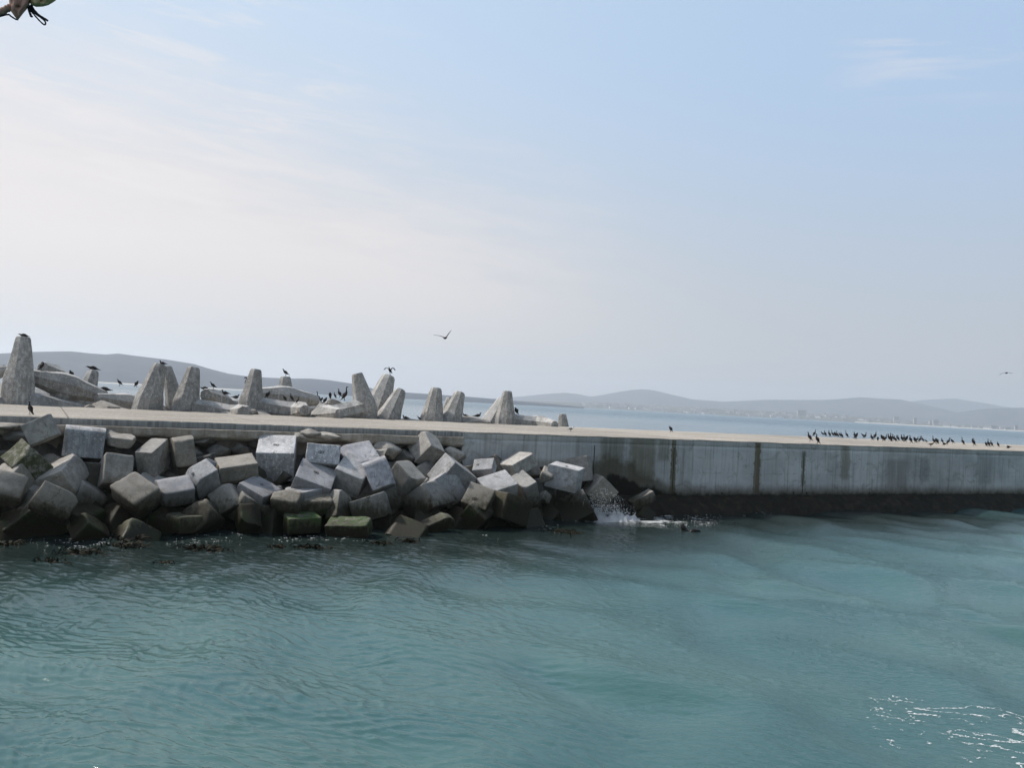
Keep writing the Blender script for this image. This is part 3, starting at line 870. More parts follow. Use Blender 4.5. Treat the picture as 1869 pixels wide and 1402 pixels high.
def rock_mesh(sz, seed, mat, sub=4, flat=.7):
    bm = bmesh.new(); bmesh.ops.create_icosphere(bm, subdivisions=sub, radius=1)
    off = Vector((seed * 7.3, seed * 2.1, seed))
    for v in bm.verts:
        c = v.co.normalized()
        d = 1 + .35 * mnoise.noise(c * 1.1 + off) + .22 * mnoise.noise(c * 2.6 + off) + .1 * mnoise.noise(c * 6 + off)
        # flattened facets
        for k in range(11):
            g = Vector((math.sin(k * 2.4 + seed), math.cos(k * 1.7 + seed * 2), math.sin(k + seed * 3))).normalized()
            e = (c * d).dot(g) - .62 - .05 * (k % 4)
            if e > 0: c = (c * d - g * e * .85); d = c.length; c.normalize()
        v.co = Vector((c.x * d * sz[0], c.y * d * sz[1], c.z * d * sz[2]))
    me = bpy.data.meshes.new('rubble_rock'); bm.to_mesh(me); bm.free(); me.shade_smooth(); me.materials.append(mat)
    return me


# rubble lumps: on the far side of the deck and under the ledge
RK = [  # px, py, v, half w (m), half h, material, label
 (132, 750, 14.9, .55, .22, 'rubble', 'low pale rubble heap at the foot of the leftmost dolos beams'),
 (166, 749, 14.7, .42, .30, 'rubble', 'small pale rubble lump below the bulging horizontal dolos beam'),
 (196, 748, 14.7, .80, .42, 'rubble', 'pointed pale rubble mound in the gap left of the first tall leaning dolos'),
 (228, 752, 14.5, .55, .22, 'rubble', 'flat rubble pieces just left of the first tall leaning dolos foot'),
 (285, 754, 14.4, .65, .16, 'rubble', 'flat rubble strip in front of the first tall leaning dolos'),
 (346, 756, 14.4, .33, .28, 'rock', 'small dark rubble lump before the second tall leaning dolos'),
 (384, 758, 14.4, .7, .16, 'rubble', 'low flat rubble right of the small dark lump'),
 (420, 758, 14.4, .9, .2, 'rubble', 'low pinkish rubble bank between the second and third tall dolosse'),
 (450, 757, 14.4, .85, .45, 'rubble', 'grey rubble boulder at the foot of the third tall dolos'),
 (478, 760, 14.3, .85, .34, 'rubble', 'slanted rubble slab right of the grey boulder'),
 (504, 763, 14.3, .45, .16, 'rubble', 'small rubble bits under the third dolos shank'),
 (626, 768, 14.3, .65, .18, 'rubble', 'pale rubble before the dolos with a flat slanted head'),
 (702, 770, 14.3, .55, .16, 'rubble', 'small rubble before the two dolosse leaning right together'),
 (748, 769, 15.5, 1.5, .16, 'rubble', 'flat rubble shelf by the open water right of the leaning pair'),
 (862, 772, 16.0, 1.6, .5, 'rubble', 'beige rubble mound with sitting cormorants near the pier dolos end'),
 (611, 741, 18.3, .62, .42, 'rubble', 'reddish boulder carrying a group of cormorants behind the slanted head dolos'),
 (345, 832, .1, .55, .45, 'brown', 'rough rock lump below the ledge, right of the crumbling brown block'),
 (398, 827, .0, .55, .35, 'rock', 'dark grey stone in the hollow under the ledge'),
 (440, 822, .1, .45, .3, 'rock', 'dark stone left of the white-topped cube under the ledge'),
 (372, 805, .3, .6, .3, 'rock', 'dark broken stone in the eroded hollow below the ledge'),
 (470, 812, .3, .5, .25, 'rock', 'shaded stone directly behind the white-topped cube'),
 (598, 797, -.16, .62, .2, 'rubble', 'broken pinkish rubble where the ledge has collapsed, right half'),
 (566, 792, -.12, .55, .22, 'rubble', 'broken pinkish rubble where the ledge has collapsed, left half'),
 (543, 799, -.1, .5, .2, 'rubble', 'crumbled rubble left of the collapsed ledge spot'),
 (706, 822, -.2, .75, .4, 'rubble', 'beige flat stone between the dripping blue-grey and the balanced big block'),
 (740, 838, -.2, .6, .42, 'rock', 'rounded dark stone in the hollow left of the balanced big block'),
 (828, 832, -.1, .75, .4, 'rubble', 'grey rubble lump right of the balanced big block near the wall corner'),
 (205, 800, -.2, .5, .3, 'rubble', 'grey stone wedged below the thin broken light slab'),
 (32, 800, -.4, .5, .3, 'rock', 'dark rubble between ledge and mossy block at far left'),
 (12, 778, -.2, .8, .14, 'rubble', 'broken flat ledge edge at the far left border'),
]
for i, (px, py, v_, hw, hh, mk, lab) in enumerate(RK):
    p = on_v(px, py, v_)
    o = obj('rubble_rock', rock_mesh((hw, hw * .8, hh), i + 1, M[mk]), None, p)
    o.rotation_euler = (0, 0, ALPHA)
    tag(o, lab, 'rock', 'loose rubble about the pier')


# ------------------------------------------------------------------ dolosse
def dolos_mesh(C, seed, th=.93):
    vs, fs = [], []

    def bar(p0, p1, side, prof):
        """octagonal bar from p0 to p1, half-widths given along it"""
        ax = (p1 - p0).normalized(); e1 = side; e2 = ax.cross(e1)
        rings = []
        n = 20
        for i in range(n + 1):
            q = i / n
            for a in range(len(prof) - 1):
                if prof[a][0] <= q <= prof[a + 1][0] + 1e-9:
                    f = (q - prof[a][0]) / (prof[a + 1][0] - prof[a][0]); hw = prof[a][1] * (1 - f) + prof[a + 1][1] * f; break
            ring = []
            ch = .40
            for (sx, sy) in ((1, ch), (ch, 1), (-ch, 1), (-1, ch), (-1, -ch), (-ch, -1), (ch, -1), (1, -ch)):
                for k in range(1):
                    p = p0 + (p1 - p0) * q + (e1 * sx + e2 * sy) * hw * th
                    d = mnoise.noise(p * .9 + Vector((seed, 0, 0))) * .03 + mnoise.noise(p * 3.1 + Vector((seed, 5, 0))) * .014
                    p += (e1 * sx + e2 * sy).normalized() * d
                    ring.append(len(vs)); vs.append(p)
            rings.append(ring)
        for a, b in zip(rings[:-1], rings[1:]):
            for k in range(8): fs.append((a[k], a[(k + 1) % 8], b[(k + 1) % 8], b[k]))
        for ring, rev in ((rings[0], True), (rings[-1], False)):
            # slightly domed, bevelled end
            c = sum((vs[k] for k in ring), Vector()) / 8
            inn = []
            axd = ax * (-1 if rev else 1)
            for k in ring: inn.append(len(vs)); vs.append(c + (vs[k] - c) * .86 + axd * .018 * C)
            for k in range(8):
                f = (ring[k], ring[(k + 1) % 8], inn[(k + 1) % 8], inn[k])
                fs.append(f[::-1] if rev else f)
            fs.append(tuple(inn[::-1] if rev else inn))
    X, Y, Z = Vector((1, 0, 0)), Vector((0, 1, 0)), Vector((0, 0, 1))
    fl = [(0, .080 * C), (.30, .140 * C), (.42, .172 * C), (.58, .172 * C), (.70, .140 * C), (1, .080 * C)]
    bar(Z * (-C / 2), Z * (C / 2), X, fl)
    L = .66 * C
    bar(X * .02, X * (L - .02), Y, [(0, .17 * C), (.25, .148 * C), (.75, .148 * C), (1, .17 * C)])
    bar(X * L - Y * (C / 2), X * L + Y * (C / 2), Z, fl)
    me = mesh('dolos', vs, fs, M['dolos'])
    return sharp(me, 24), vs, fs


DOL = [  # centre px, v ; tip px, dv ; shank target px, dv ; label
 ((31, 726), 15.2, (42, 619), .35, (22, 730), 3.0, 'tallest upright dolos at the left border with a bird lying on its head'),
 ((120, 705), 16.4, (192, 725), .2, (114, 770), .4, 'fallen dolos whose long bulging beam lies right of the tallest one'),
 ((98, 688), 20.5, (79, 671), -1.9, (100, 740), .4, 'dolos behind showing only its rounded head above the bulging beam'),
 ((66, 744), 15.2, (152, 751), .2, (62, 800), .4, 'low dolos lying along the deck edge below the bulging beam'),
 ((-48, 690), 17.5, (14, 676), .1, (-52, 760), .4, 'dolos cut by the left border behind the tallest one, pale flat top'),
 ((230, 738), 16.9, (178, 727), -.9, (232, 790), .4, 'dolos lying with its octagonal end toward us left of the first leaning one'),
 ((152, 735), 21.0, (170, 679), .5, (190, 760), 1.5, 'distant dolos with a diamond shaped head and a bird on it'),
 ((268, 746), 15.2, (291, 668), .3, (290, 775), 2.6, 'first tall leaning dolos right of the fallen beams, bird on its head'),
 ((321, 746), 17.4, (306, 672), .3, (345, 775), 2.0, 'dolos standing close behind the first tall leaning one'),
 ((338, 746), 15.3, (353, 674), .35, (412, 782), -.5, 'second tall leaning dolos with its shank sloping down to the right'),
 ((400, 737), 18.3, (376, 720), -1.9, (402, 790), .4, 'dolos pointing its octagonal end at us with a bird on top, between two tall ones'),
 ((424, 749), 20.0, (485, 754), .3, (422, 800), .4, 'low dolos beam behind, between the octagonal end and the third tall dolos'),
 ((457, 742), 15.3, (467, 677), .2, (547, 757), -.35, 'third tall dolos with a level shank running to the right'),
 ((520, 725), 20.0, (578, 731), .2, (517, 790), .4, 'dolos lying behind with a bulging top and a short stub, open water right of it'),
 ((521, 752), 23.5, (521, 690), .1, (560, 752), 1.0, 'dolos far behind of which only a stub with a standing bird shows'),
 ((666, 744), 15.3, (652, 684), .2, (588, 757), -.4, 'dolos leaning left with a flat slanted head and shank to the left'),
 ((682, 764), 17.0, (709, 689), .4, (700, 790), 2.2, 'dolos leaning right with a bird spreading its wings on top'),
 ((706, 770), 15.4, (731, 714), .4, (728, 790), 2.2, 'shorter dolos leaning right in front of the one with the wing spreading bird'),
 ((787, 776), 15.4, (796, 711), .25, (800, 800), 2.5, 'nearly upright dolos standing before open water, left of a twin'),
 ((819, 779), 15.6, (839, 719), .35, (835, 800), 2.5, 'leaning dolos with a white streaked head, right of the nearly upright one'),
 ((815, 775), 21.0, (822, 727), .1, (840, 790), 1.0, 'small distant dolos tip peeping between the two standing ones'),
 ((922, 770), 15.3, (926, 716), .1, (1012, 780), .1, 'last dolos toward the pier end, upright with a long shank to the right'),
 ((888, 792), 17.0, (918, 732), .5, (870, 800), 2.0, 'sloping dolos leg with a sunlit left face behind the last upright one'),
]
dol_v, dol_f = [], []
for i, (cp, v0, tp, dv, sp, dsv, lab) in enumerate(DOL):
    c = on_v(*cp, v0); tpt = on_v(*tp, v0 + dv); spt = on_v(*sp, v0 + dsv)
    a = tpt - c; C = max(2.9, min(5.4, 2 * a.length)); a.normalize()
    if abs(2 * (tpt - c).length - C) > .02: c = tpt - a * C / 2
    b = spt - c; b = (b - a * b.dot(a)).normalized()
    yv = a.cross(b)
    me, vs, fs = dolos_mesh(C, i * 3.7, {0: .80, 7: .84, 8: .60}.get(i, .93))
    o = obj('dolos', me)
    mw = Matrix((b, yv, a)).transposed().to_4x4(); mw.translation = c
    o.matrix_world = mw
    tag(o, lab, 'dolos', 'dolosse dumped along the seaward pier edge')
    k = len(dol_v); dol_v += [mw @ p for p in vs]; dol_f += [tuple(k + j for j in f) for f in fs]
    print('dolos %d C=%.2f z=%.2f' % (i, C, c.z))
# the stub beyond the last shank
vs_, fs_ = [], []
p0 = on_v(1029, 786, 15.1); ht = (on_v(1027, 756, 15.1) - p0).length
me, vs, fs = dolos_mesh(3.2, 99)
o = obj('dolos', me); tip = on_v(1027, 756, 15.1)
a = (PU * -.04 + PV * .1 + Vector((0, 0, 1))).normalized(); b = (PU * .9 + PV * .4); b = (b - a * b.dot(a)).normalized()
mw = Matrix((b, a.cross(b), a)).transposed().to_4x4(); mw.translation = tip - a * 1.6 - Vector((0, 0, .06)); o.matrix_world = mw
# its shank drops behind the pier edge
mw = mw @ Matrix.Rotation(R(38), 4, 'Y') if False else mw
tag(o, 'short blunt dolos stub at the right end of the long shank', 'dolos', 'dolosse dumped along the seaward pier edge')
k = len(dol_v); dol_v += [mw @ p for p in vs]; dol_f += [tuple(k + j for j in f) for f in fs]
DBVH = BVHTree.FromPolygons(dol_v, dol_f)

# ------------------------------------------------------------------ birds
def catmull(pts, n):
    pts = np.array(pts, float); out = []
    P = np.vstack([2 * pts[0] - pts[1], pts, 2 * pts[-1] - pts[-2]])
    for i in range(len(pts) - 1):
        a, b, c, d = P[i:i + 4]
        for k in range(n):
            t_ = k / n
            out.append(.5 * (2 * b + (c - a) * t_ + (2 * a - 5 * b + 4 * c - d) * t_ ** 2 + (3 * b - a - 3 * c + d) * t_ ** 3))
    out.append(pts[-1]); return np.array(out)


def sweep(pts, n=4, seg=10):
    """pts: x, y, z, half-width sideways, half-thickness; returns one closed surface"""
    q = catmull(pts, n); vs, fs = [], []
    for i in range(len(q)):
        p = Vector(q[i][:3]); tn = Vector(q[min(i + 1, len(q) - 1)][:3]) - Vector(q[max(i - 1, 0)][:3]); tn.normalize()
        lat = Vector((0, 1, 0)); lat = (lat - tn * lat.dot(tn)).normalized(); up = tn.cross(lat)
        for a in range(seg):
            th = 2 * math.pi * a / seg
            vs.append(p + lat * math.cos(th) * max(.002, q[i][3]) + up * math.sin(th) * max(.002, q[i][4]))
    for i in range(len(q) - 1):
        for a in range(seg):
            fs.append((i * seg + a, i * seg + (a + 1) % seg, (i + 1) * seg + (a + 1) % seg, (i + 1) * seg + a))
    fs.append(tuple(range(seg))[::-1]); fs.append(tuple((len(q) - 1) * seg + a for a in range(seg)))
    return vs, fs


def spine(*p): return [(x, 0, z, w_, t_) for x, z, w_, t_ in p]


BODY = [(.235, .03, .035, .008), (.17, .095, .04, .022), (.105, .165, .06, .05), (.045, .255, .082, .08), (-.02, .345, .078, .076), (-.055, .415, .055, .058)]
POSE = {
 'stand': spine(*BODY, (-.055, .475, .033, .037), (-.045, .53, .027, .03), (-.055, .575, .026, .029), (-.082, .592, .029, .031), (-.115, .588, .02, .02)),
 'alert': spine(*BODY, (-.06, .49, .032, .034), (-.058, .57, .025, .027), (-.062, .64, .025, .026), (-.085, .672, .028, .03), (-.118, .672, .019, .02)),
 'hook': spine(*BODY, (-.05, .48, .032, .035), (-.03, .56, .026, .028), (-.055, .62, .025, .027), (-.10, .615, .028, .03), (-.128, .59, .02, .02)),
 'hunch': spine((.21, .04, .035, .008), (.15, .10, .045, .03), (.09, .17, .07, .065), (.035, .25, .09, .092), (-.015, .325, .085, .085), (-.04, .375, .055, .055), (-.06, .405, .036, .04), (-.09, .405, .024, .024)),
 'lean': spine((.30, .13, .035, .008), (.21, .175, .045, .025), (.12, .22, .068, .06), (.03, .27, .085, .08), (-.05, .33, .072, .07), (-.10, .39, .045, .048), (-.13, .445, .03, .033), (-.155, .485, .028, .03), (-.19, .49, .02, .02)),
 'preen': spine(*BODY, (-.07, .465, .036, .04), (-.05, .515, .028, .03), (.0, .525, .028, .03), (.035, .485, .028, .03), (.05, .45, .019, .02)),
 'rest': spine((.33, .07, .035, .008), (.24, .085, .05, .025), (.13, .10, .08, .06), (.02, .105, .095, .085), (-.08, .12, .075, .07), (-.125, .165, .042, .045), (-.135, .225, .03, .032), (-.155, .265, .028, .03), (-.19, .268, .019, .02)),
 'flat': spine((.33, .045, .035, .008), (.24, .06, .05, .025), (.13, .08, .08, .055), (.02, .09, .09, .075), (-.08, .10, .07, .06), (-.14, .115, .042, .042), (-.19, .13, .03, .032), (-.23, .13, .02, .02)),
 'gull': spine((.27, .17, .03, .006), (.19, .175, .045, .02), (.10, .185, .065, .05), (0, .19, .08, .07), (-.08, .215, .06, .058), (-.115, .265, .042, .045), (-.135, .30, .038, .042), (-.165, .30, .026, .026)),
 'gull_sit': spine((.27, .09, .03, .006), (.19, .085, .045, .02), (.10, .085, .068, .05), (0, .085, .085, .075), (-.08, .105, .065, .06), (-.115, .15, .045, .048), (-.135, .185, .042, .045), (-.165, .185, .028, .028)),
}
BILL = {'stand': (-.112, .588, -1, -.12), 'alert': (-.115, .672, -1, .05), 'hook': (-.125, .592, -.6, -.75), 'hunch': (-.088, .405, -1, -.35), 'lean': (-.188, .49, -1, -.05),
        'preen': (.048, .452, .3, -.9), 'rest': (-.188, .268, -1, -.05), 'flat': (-.228, .13, -1, -.1), 'gull': (-.162, .298, -1, -.15), 'gull_sit': (-.162, .184, -1, -.15)}
LEGS = {'stand': (.045, .22), 'alert': (.045, .22), 'hook': (.045, .22), 'hunch': (.045, .2), 'lean': (.05, .24), 'preen': (.045, .22), 'gull': (.02, .15)}
TOP = {'stand': .62, 'alert': .70, 'hook': .645, 'hunch': .44, 'lean': .52, 'preen': .55, 'rest': .295, 'flat': .17, 'gull': .34, 'gull_sit': .23}


def cone(p, d, L, r, seg=6):
    d = Vector((d[0], 0, d[1])).normalized(); p = Vector((p[0], 0, p[1])); lat = Vector((0, 1, 0)); up = d.cross(lat)
    vs = [p + (lat * math.cos(2 * math.pi * a / seg) + up * math.sin(2 * math.pi * a / seg)) * r for a in range(seg)]
    mid = p + d * L * .8
    vs += [mid + (lat * math.cos(2 * math.pi * a / seg) + up * math.sin(2 * math.pi * a / seg)) * r * .45 for a in range(seg)]
    vs.append(p + d * L - up * 0 + Vector((0, 0, -r * .8)))
    fs = [(a, (a + 1) % seg, seg + (a + 1) % seg, seg + a) for a in range(seg)] + [(seg + a, seg + (a + 1) % seg, 2 * seg) for a in range(seg)]
    fs.append(tuple(range(seg))[::-1]); return vs, fs


def leg_geo(side, x, z):
    y = side * .038; vs, fs = [], []
    rings = [((x, y, z), .014), ((x - .01, y, z * .45), .009), ((x - .005, y, .012), .009)]
    for c, r in rings:
        for a in range(6):
            th = a * math.pi / 3; vs.append(Vector(c) + Vector((math.cos(th) * r, math.sin(th) * r, 0)))
    for i in range(2):
        for a in range(6): fs.append((i * 6 + a, i * 6 + (a + 1) % 6, (i + 1) * 6 + (a + 1) % 6, (i + 1) * 6 + a))
    k = len(vs)   # webbed foot
    foot = [(x + .015, y, 0), (x - .075, y - .035, 0), (x - .085, y, 0), (x - .075, y + .035, 0)]
    vs += [Vector(p) + Vector((0, 0, .002)) for p in foot] + [Vector(p) + Vector((0, 0, .012)) for p in foot]
    fs += [(k + 3, k + 2, k + 1, k), (k + 4, k + 5, k + 6, k + 7)] + [(k + a, k + (a + 1) % 4, k + 4 + (a + 1) % 4, k + 4 + a) for a in range(4)]
    return vs, fs


def folded_wing(side, pose):
    """shoulder-to-tip shell lying on the flank"""
    sp = POSE[pose]; q = np.array(sp)[:6 if len(sp) > 8 else 5]
    q = catmull(q, 4)[::-1]; n = len(q); vs, fs = [], []
    for i in range(n):
        u = i / (n - 1); x, _, z, w_, t_ = q[i]
        tn = np.array(q[min(i + 1, n - 1)][:3]) - np.array(q[max(i - 1, 0)][:3]); tn /= np.linalg.norm(tn)
        up = Vector((tn[2], 0, -tn[0])); up = up if up.z + up.x > 0 else -up
        wid = t_ * (.35 + .75 * math.sin(min(1, u * 1.25 + .12) * math.pi)) + .008
        for k in range(5):
            f = k / 4 * 2 - 1
            c = Vector((x, 0, z)) + up * (wid * f * .95 + t_ * .12)
            bul = math.sqrt(max(0, 1 - (f * .8) ** 2))
            vs.append(c + Vector((0, side * (w_ * bul + .008), 0)))
    for i in range(n - 1):
        for k in range(4):
            a = i * 5 + k; f = (a, a + 1, a + 6, a + 5); fs.append(f if side > 0 else f[::-1])
    m_ = len(vs)   # give the shell thickness
    vs += [v - Vector((0, side * .014, 0)) for v in vs]
    fs += [tuple(m_ + j for j in f)[::-1] for f in fs]
    bd = [i * 5 for i in range(n)] + [(n - 1) * 5 + k for k in range(1, 5)] + [i * 5 + 4 for i in range(n - 2, -1, -1)] + [k for k in range(3, 0, -1)]
    for a, b in zip(bd, bd[1:] + bd[:1]): fs.append((a, b, m_ + b, m_ + a))
    return vs, fs


PROTO = {}


def bird_parts(pose, kind):
    key = (pose, kind)
    if key in PROTO: return PROTO[key]
    bm_ = {'cormorant': M['black_feather'], 'gull': M['white_feather'], 'brown_gull': M['brown_feather'], 'pale_gull': M['white_feather']}[kind]
    wm = {'cormorant': M['wing_feather'], 'gull': M['wing_feather'], 'brown_gull': M['brown_feather'], 'pale_gull': M['grey_feather']}[kind]
    lm = M['leg'] if kind == 'cormorant' else M['gull_leg']
    parts = [('body', mesh('body', *sweep(POSE[pose]), bm_))]
    x, z, dx_, dz_ = BILL[pose]
    parts.append(('bill', mesh('bill', *cone((x, z), (dx_, dz_), .07 if kind == 'cormorant' else .055, .012 if kind == 'cormorant' else .014), M['bill'])))
    for s in (-1, 1): parts.append(('wing', mesh('wing', *folded_wing(s, pose), wm)))
    if pose in LEGS:
        for s in (-1, 1): parts.append(('leg', mesh('leg', *leg_geo(s, *LEGS[pose]), lm)))
    PROTO[key] = parts; return parts


def bird(px, py, hpx, pose, yaw, where, label, kind='cormorant', group=None):
    if where == 'd':
        p = on_z(px, py, DECK + .012)
    elif where == 'k':
        d = ray(px, py).normalized(); hit, nn, _, dist = DBVH.ray_cast(CAM, d)
        if hit is None:
            for dy in range(1, 12):
                hit, nn, _, dist = DBVH.ray_cast(CAM, ray(px, py + dy).normalized())
                if hit is not None: break
        if hit is None: print('MISS', px, py); p = on_v(px, py, 16)
        else:
            fw = Vector((d.x, d.y, 0)).normalized(); p = hit
            for back in (.3, .18, .08, .4):
                h2, _, _, _ = DBVH.ray_cast(Vector((hit.x, hit.y, hit.z + 1.2)) + fw * back, Vector((0, 0, -1)))
                if h2 is not None and abs(h2.z - hit.z) < .45: p = h2; break
    else:
        p = on_v(px, py, where)
    depth = (p - CAM).dot(cf)
    s = hpx * depth / FPX / TOP[pose]
    s = max(.62, min(1.6, s * (1.12 if depth > 45 else 1.04)))
    r = empty({'cormorant': 'cormorant', 'gull': 'gull', 'brown_gull': 'gull', 'pale_gull': 'gull'}[kind], p)
    tag(r, label, {'cormorant': 'cormorant'}.get(kind, 'gull'), group or ('cormorants resting on the pier and dolosse' if kind == 'cormorant' else 'gulls on the pier'))
    g_b = random.Random(int(px * 7 + py)); s *= g_b.uniform(.93, 1.08); r.scale = (s, s * g_b.uniform(.95, 1.25), s)
    r.rotation_euler = (0, R(g_b.uniform(-4, 4)), R(yaw))
    for nm, me in bird_parts(pose, kind): obj(nm, me, r)
    return r


G1 = 'cormorants on the dolosse'
LB = [
 (42, 619, 6, 'flat', 10, 'k', 'dark bird lying flat on the head of the tallest dolos'),
 (76, 679, 15, 'preen', 180, 'k', 'black cormorant bending its neck on the beam next to the tallest dolos'),
 (129, 681, 12, 'hunch', 60, 'k', 'hunched black cormorant alone in the middle of the bulging beam'),
 (168, 680, 6, 'flat', 20, 'k', 'black cormorant lying on the diamond shaped dolos head'),
 (189, 704, 8, 'flat', 0, 'k', 'black cormorant lying low at the right tip of the bulging beam'),
 (217, 705, 11, 'lean', 0, 'k', 'cormorant facing left on the dolos with octagonal end, sea behind it'),
 (250, 707, 10, 'hunch', 180, 17.6, 'small cormorant half hidden at the edge of the first leaning dolos'),
 (296, 672, 7, 'rest', 0, 'k', 'cormorant sitting on the head of the first tall leaning dolos'),
 (24, 718, 17, 'stand', 170, 'k', 'brownish cormorant standing on the low dolos at the left border, facing right'),
 (373, 706, 5, 'flat', 0, 'k', 'cormorant lying behind another on the dolos with the octagonal end'),
 (388, 707, 12, 'lean', 10, 'k', 'cormorant with lifted wing on the dolos pointing its octagonal end at us'),
 (410, 729, 8, 'rest', 0, 'k', 'cormorant with raised head sitting in the gap left of the third dolos'),
 (430, 730, 8, 'rest', 180, 'k', 'cormorant facing right, sitting close to the left side of the third dolos'),
 (450, 714, 24, 'hook', 5, 19.0, 'cormorant of which just the hooked head shows left of the third tall dolos'),
 (520, 691, 12, 'lean', 5, 'k', 'cormorant standing on the short far stub against the sky'),
 (489, 728, 12, 'hunch', 180, 'k', 'hunched cormorant on the shank right beside the third tall dolos'),
 (519, 734, 9, 'hunch', 30, 'k', 'small dark cormorant low on the third dolos shank, leftmost of three'),
 (532, 737, 13, 'stand', 10, 'k', 'cormorant in the middle of three on the third dolos shank'),
 (543, 740, 13, 'alert', 190, 'k', 'straight necked cormorant nearest the end of the third dolos shank'),
 (573, 743, 10, 'stand', 0, 'k', 'small cormorant lowest and leftmost of the cluster by the slanted head dolos'),
 (580, 740, 16, 'alert', 0, 'k', 'cormorant stretching its neck straight up in the cluster by the slanted head dolos'),
 (587, 740, 8, 'hunch', 170, 'k', 'crouched cormorant just right of the neck stretching one in the cluster'),
 (594, 738, 11, 'hunch', 190, 17.2, 'hunched cormorant below the reddish boulder in the cluster'),
 (602, 728, 10, 'hunch', 90, 17.8, 'round hunched cormorant on top of the reddish boulder'),
 (611, 728, 11, 'stand', 20, 17.8, 'slim small cormorant standing mid boulder between hunched and tall ones'),
 (619, 726, 15, 'stand', 0, 18.2, 'cormorant behind the biggest one on the boulder, head to the left'),
 (630, 732, 23, 'alert', 200, 17.4, 'biggest cormorant of the cluster, next to the slanted head dolos'),
 (740, 766, 7, 'rest', 0, 14.3, 'cormorant sitting at the deck edge right of the shorter leaning dolos'),
 (765, 769, 8, 'lean', 0, 14.9, 'cormorant of which head and neck peek over the far deck edge by the water'),
 (849, 761, 6, 'rest', 10, 16.0, 'cormorant sitting on the beige mound, left one of two'),
 (872, 762, 8, 'rest', 180, 16.0, 'cormorant sitting on the beige mound with cocked tail, right one of two'),
 (941, 752, 12, 'hunch', 30, 'k', 'black cormorant pressed against the right side of the last upright dolos'),
 (7, 667, 4, 'flat', 0, 'k', 'dark bird lying on the pale dolos top at the left border'),
]
for b in LB: bird(*b, group=G1)
bird(54, 757, 23, 'stand', -20, 'd', 'lone cormorant standing on the pier top at far left above the tilted block', group='lone cormorants on the pier top')
bird(1223, 789, 10.5, 'hunch', 0, 'd', 'lone hunched cormorant on the empty middle of the pier top', group='lone cormorants on the pier top')
bird(1042, 788.5, 9, 'gull', 180, 'd', 'white gull walking on the pier near the blunt dolos stub', 'pale_gull')
bird(1699, 815.5, 7, 'gull', 165, 'd', 'brown speckled young gull standing at the pier edge below the cormorant crowd', 'brown_gull')
bird(1722, 812.5, 5, 'gull_sit', 0, 'd', 'white headed dark winged gull sitting among the cormorants', 'gull')
bird(1839, 818.5, 5.5, 'gull_sit', 0, 'd', 'white headed gull sitting alone at the right end of the bird row', 'gull')
RB = [(1477.5, 806, 15.5, 'stand', 0), (1490.5, 810.5, 15.5, 'stand', 5), (1486.5, 797, 12, 'alert', 180), (1501, 796.5, 8, 'lean', 0), (1506, 797, 10, 'stand', 10), (1513, 798, 10.5, 'stand', 0),
 (1519.5, 797.5, 11.5, 'alert', 0), (1523.5, 797.5, 7.5, 'hunch', 20), (1528, 799.5, 11, 'hook', 0), (1533, 799, 8, 'lean', 0), (1536, 800, 9.5, 'stand', 30), (1545.5, 799.5, 12, 'alert', 0),
 (1559.5, 801, 11, 'stand', 0), (1562.5, 801.5, 10.5, 'hunch', 180), (1575, 800, 8, 'lean', 0), (1579, 800.5, 10.5, 'hook', 180), (1590.5, 804, 11, 'stand', 0), (1597, 802, 12, 'stand', 180),
 (1602, 805, 7, 'hunch', 60), (1610, 805.5, 10, 'hunch', 0), (1616, 805.5, 12, 'hook', 180), (1621.5, 805, 11, 'stand', 0), (1625.5, 806, 13.5, 'alert', 20), (1630.5, 805.5, 12, 'hook', 0),
 (1634, 807, 11, 'stand', 0), (1638.5, 806, 10, 'preen', 0), (1645.5, 806.5, 11, 'stand', 10), (1650, 806, 11, 'hook', 0), (1655, 807, 10, 'hunch', 180), (1661, 809, 12, 'stand', 0),
 (1669, 808.5, 9, 'hunch', 0), (1673.5, 807.5, 9, 'stand', 160), (1679, 808, 11.5, 'hook', 180), (1684, 807.5, 9, 'stand', 0), (1690, 809, 7, 'lean', 0), (1703.5, 810, 13, 'alert', 0),
 (1709, 811, 10.5, 'hunch', 0), (1719, 810, 9.5, 'stand', 0), (1730.5, 812, 11.5, 'stand', 180), (1737.5, 810.5, 8.5, 'lean', 0), (1757, 812.5, 12.5, 'alert', 0), (1776, 814, 12, 'preen', 0),
 (1799, 815, 7, 'hunch', 0), (1803.5, 815.5, 13, 'alert', 0), (1809, 815.5, 10, 'stand', 0), (1821, 816, 9.5, 'stand', 0)]
ORD = ['first', 'second', 'third', 'fourth', 'fifth', 'sixth', 'seventh', 'eighth', 'ninth', 'tenth', 'eleventh', 'twelfth', 'thirteenth', 'fourteenth', 'fifteenth', 'sixteenth', 'seventeenth', 'eighteenth', 'nineteenth']
for tens, o in (('twenty', 'twentieth'), ('thirty', 'thirtieth'), ('forty', 'fortieth')):
    ORD.append(o); ORD += [tens + '-' + q for q in ORD[:9]]
DESC = {'stand': 'with S-curved neck', 'alert': 'with neck stretched straight up', 'hook': 'with neck hooked over', 'hunch': 'hunched, head drawn in', 'lean': 'leaning forward', 'preen': 'bending to preen'}
NEAR = {0: 'slim cormorant at the front edge, left end of the pier crowd', 1: 'cormorant on the very edge of the pier, second of the two ahead of the crowd',
        2: 'cormorant with raised neck right behind the second of the front pair', 35: 'tall cormorant beside the brown young gull, neck stretched up', 36: 'bulky hunched cormorant directly right of the tall one by the brown gull',
        37: 'cormorant standing directly left of the sitting white headed gull in the crowd', 38: 'cormorant standing directly right of the sitting gull, facing right', 45: 'last cormorant of the row, nearest the gull sitting alone'}
order = sorted(range(len(RB)), key=lambda i: RB[i][0])
rank = {i: k for k, i in enumerate(order)}
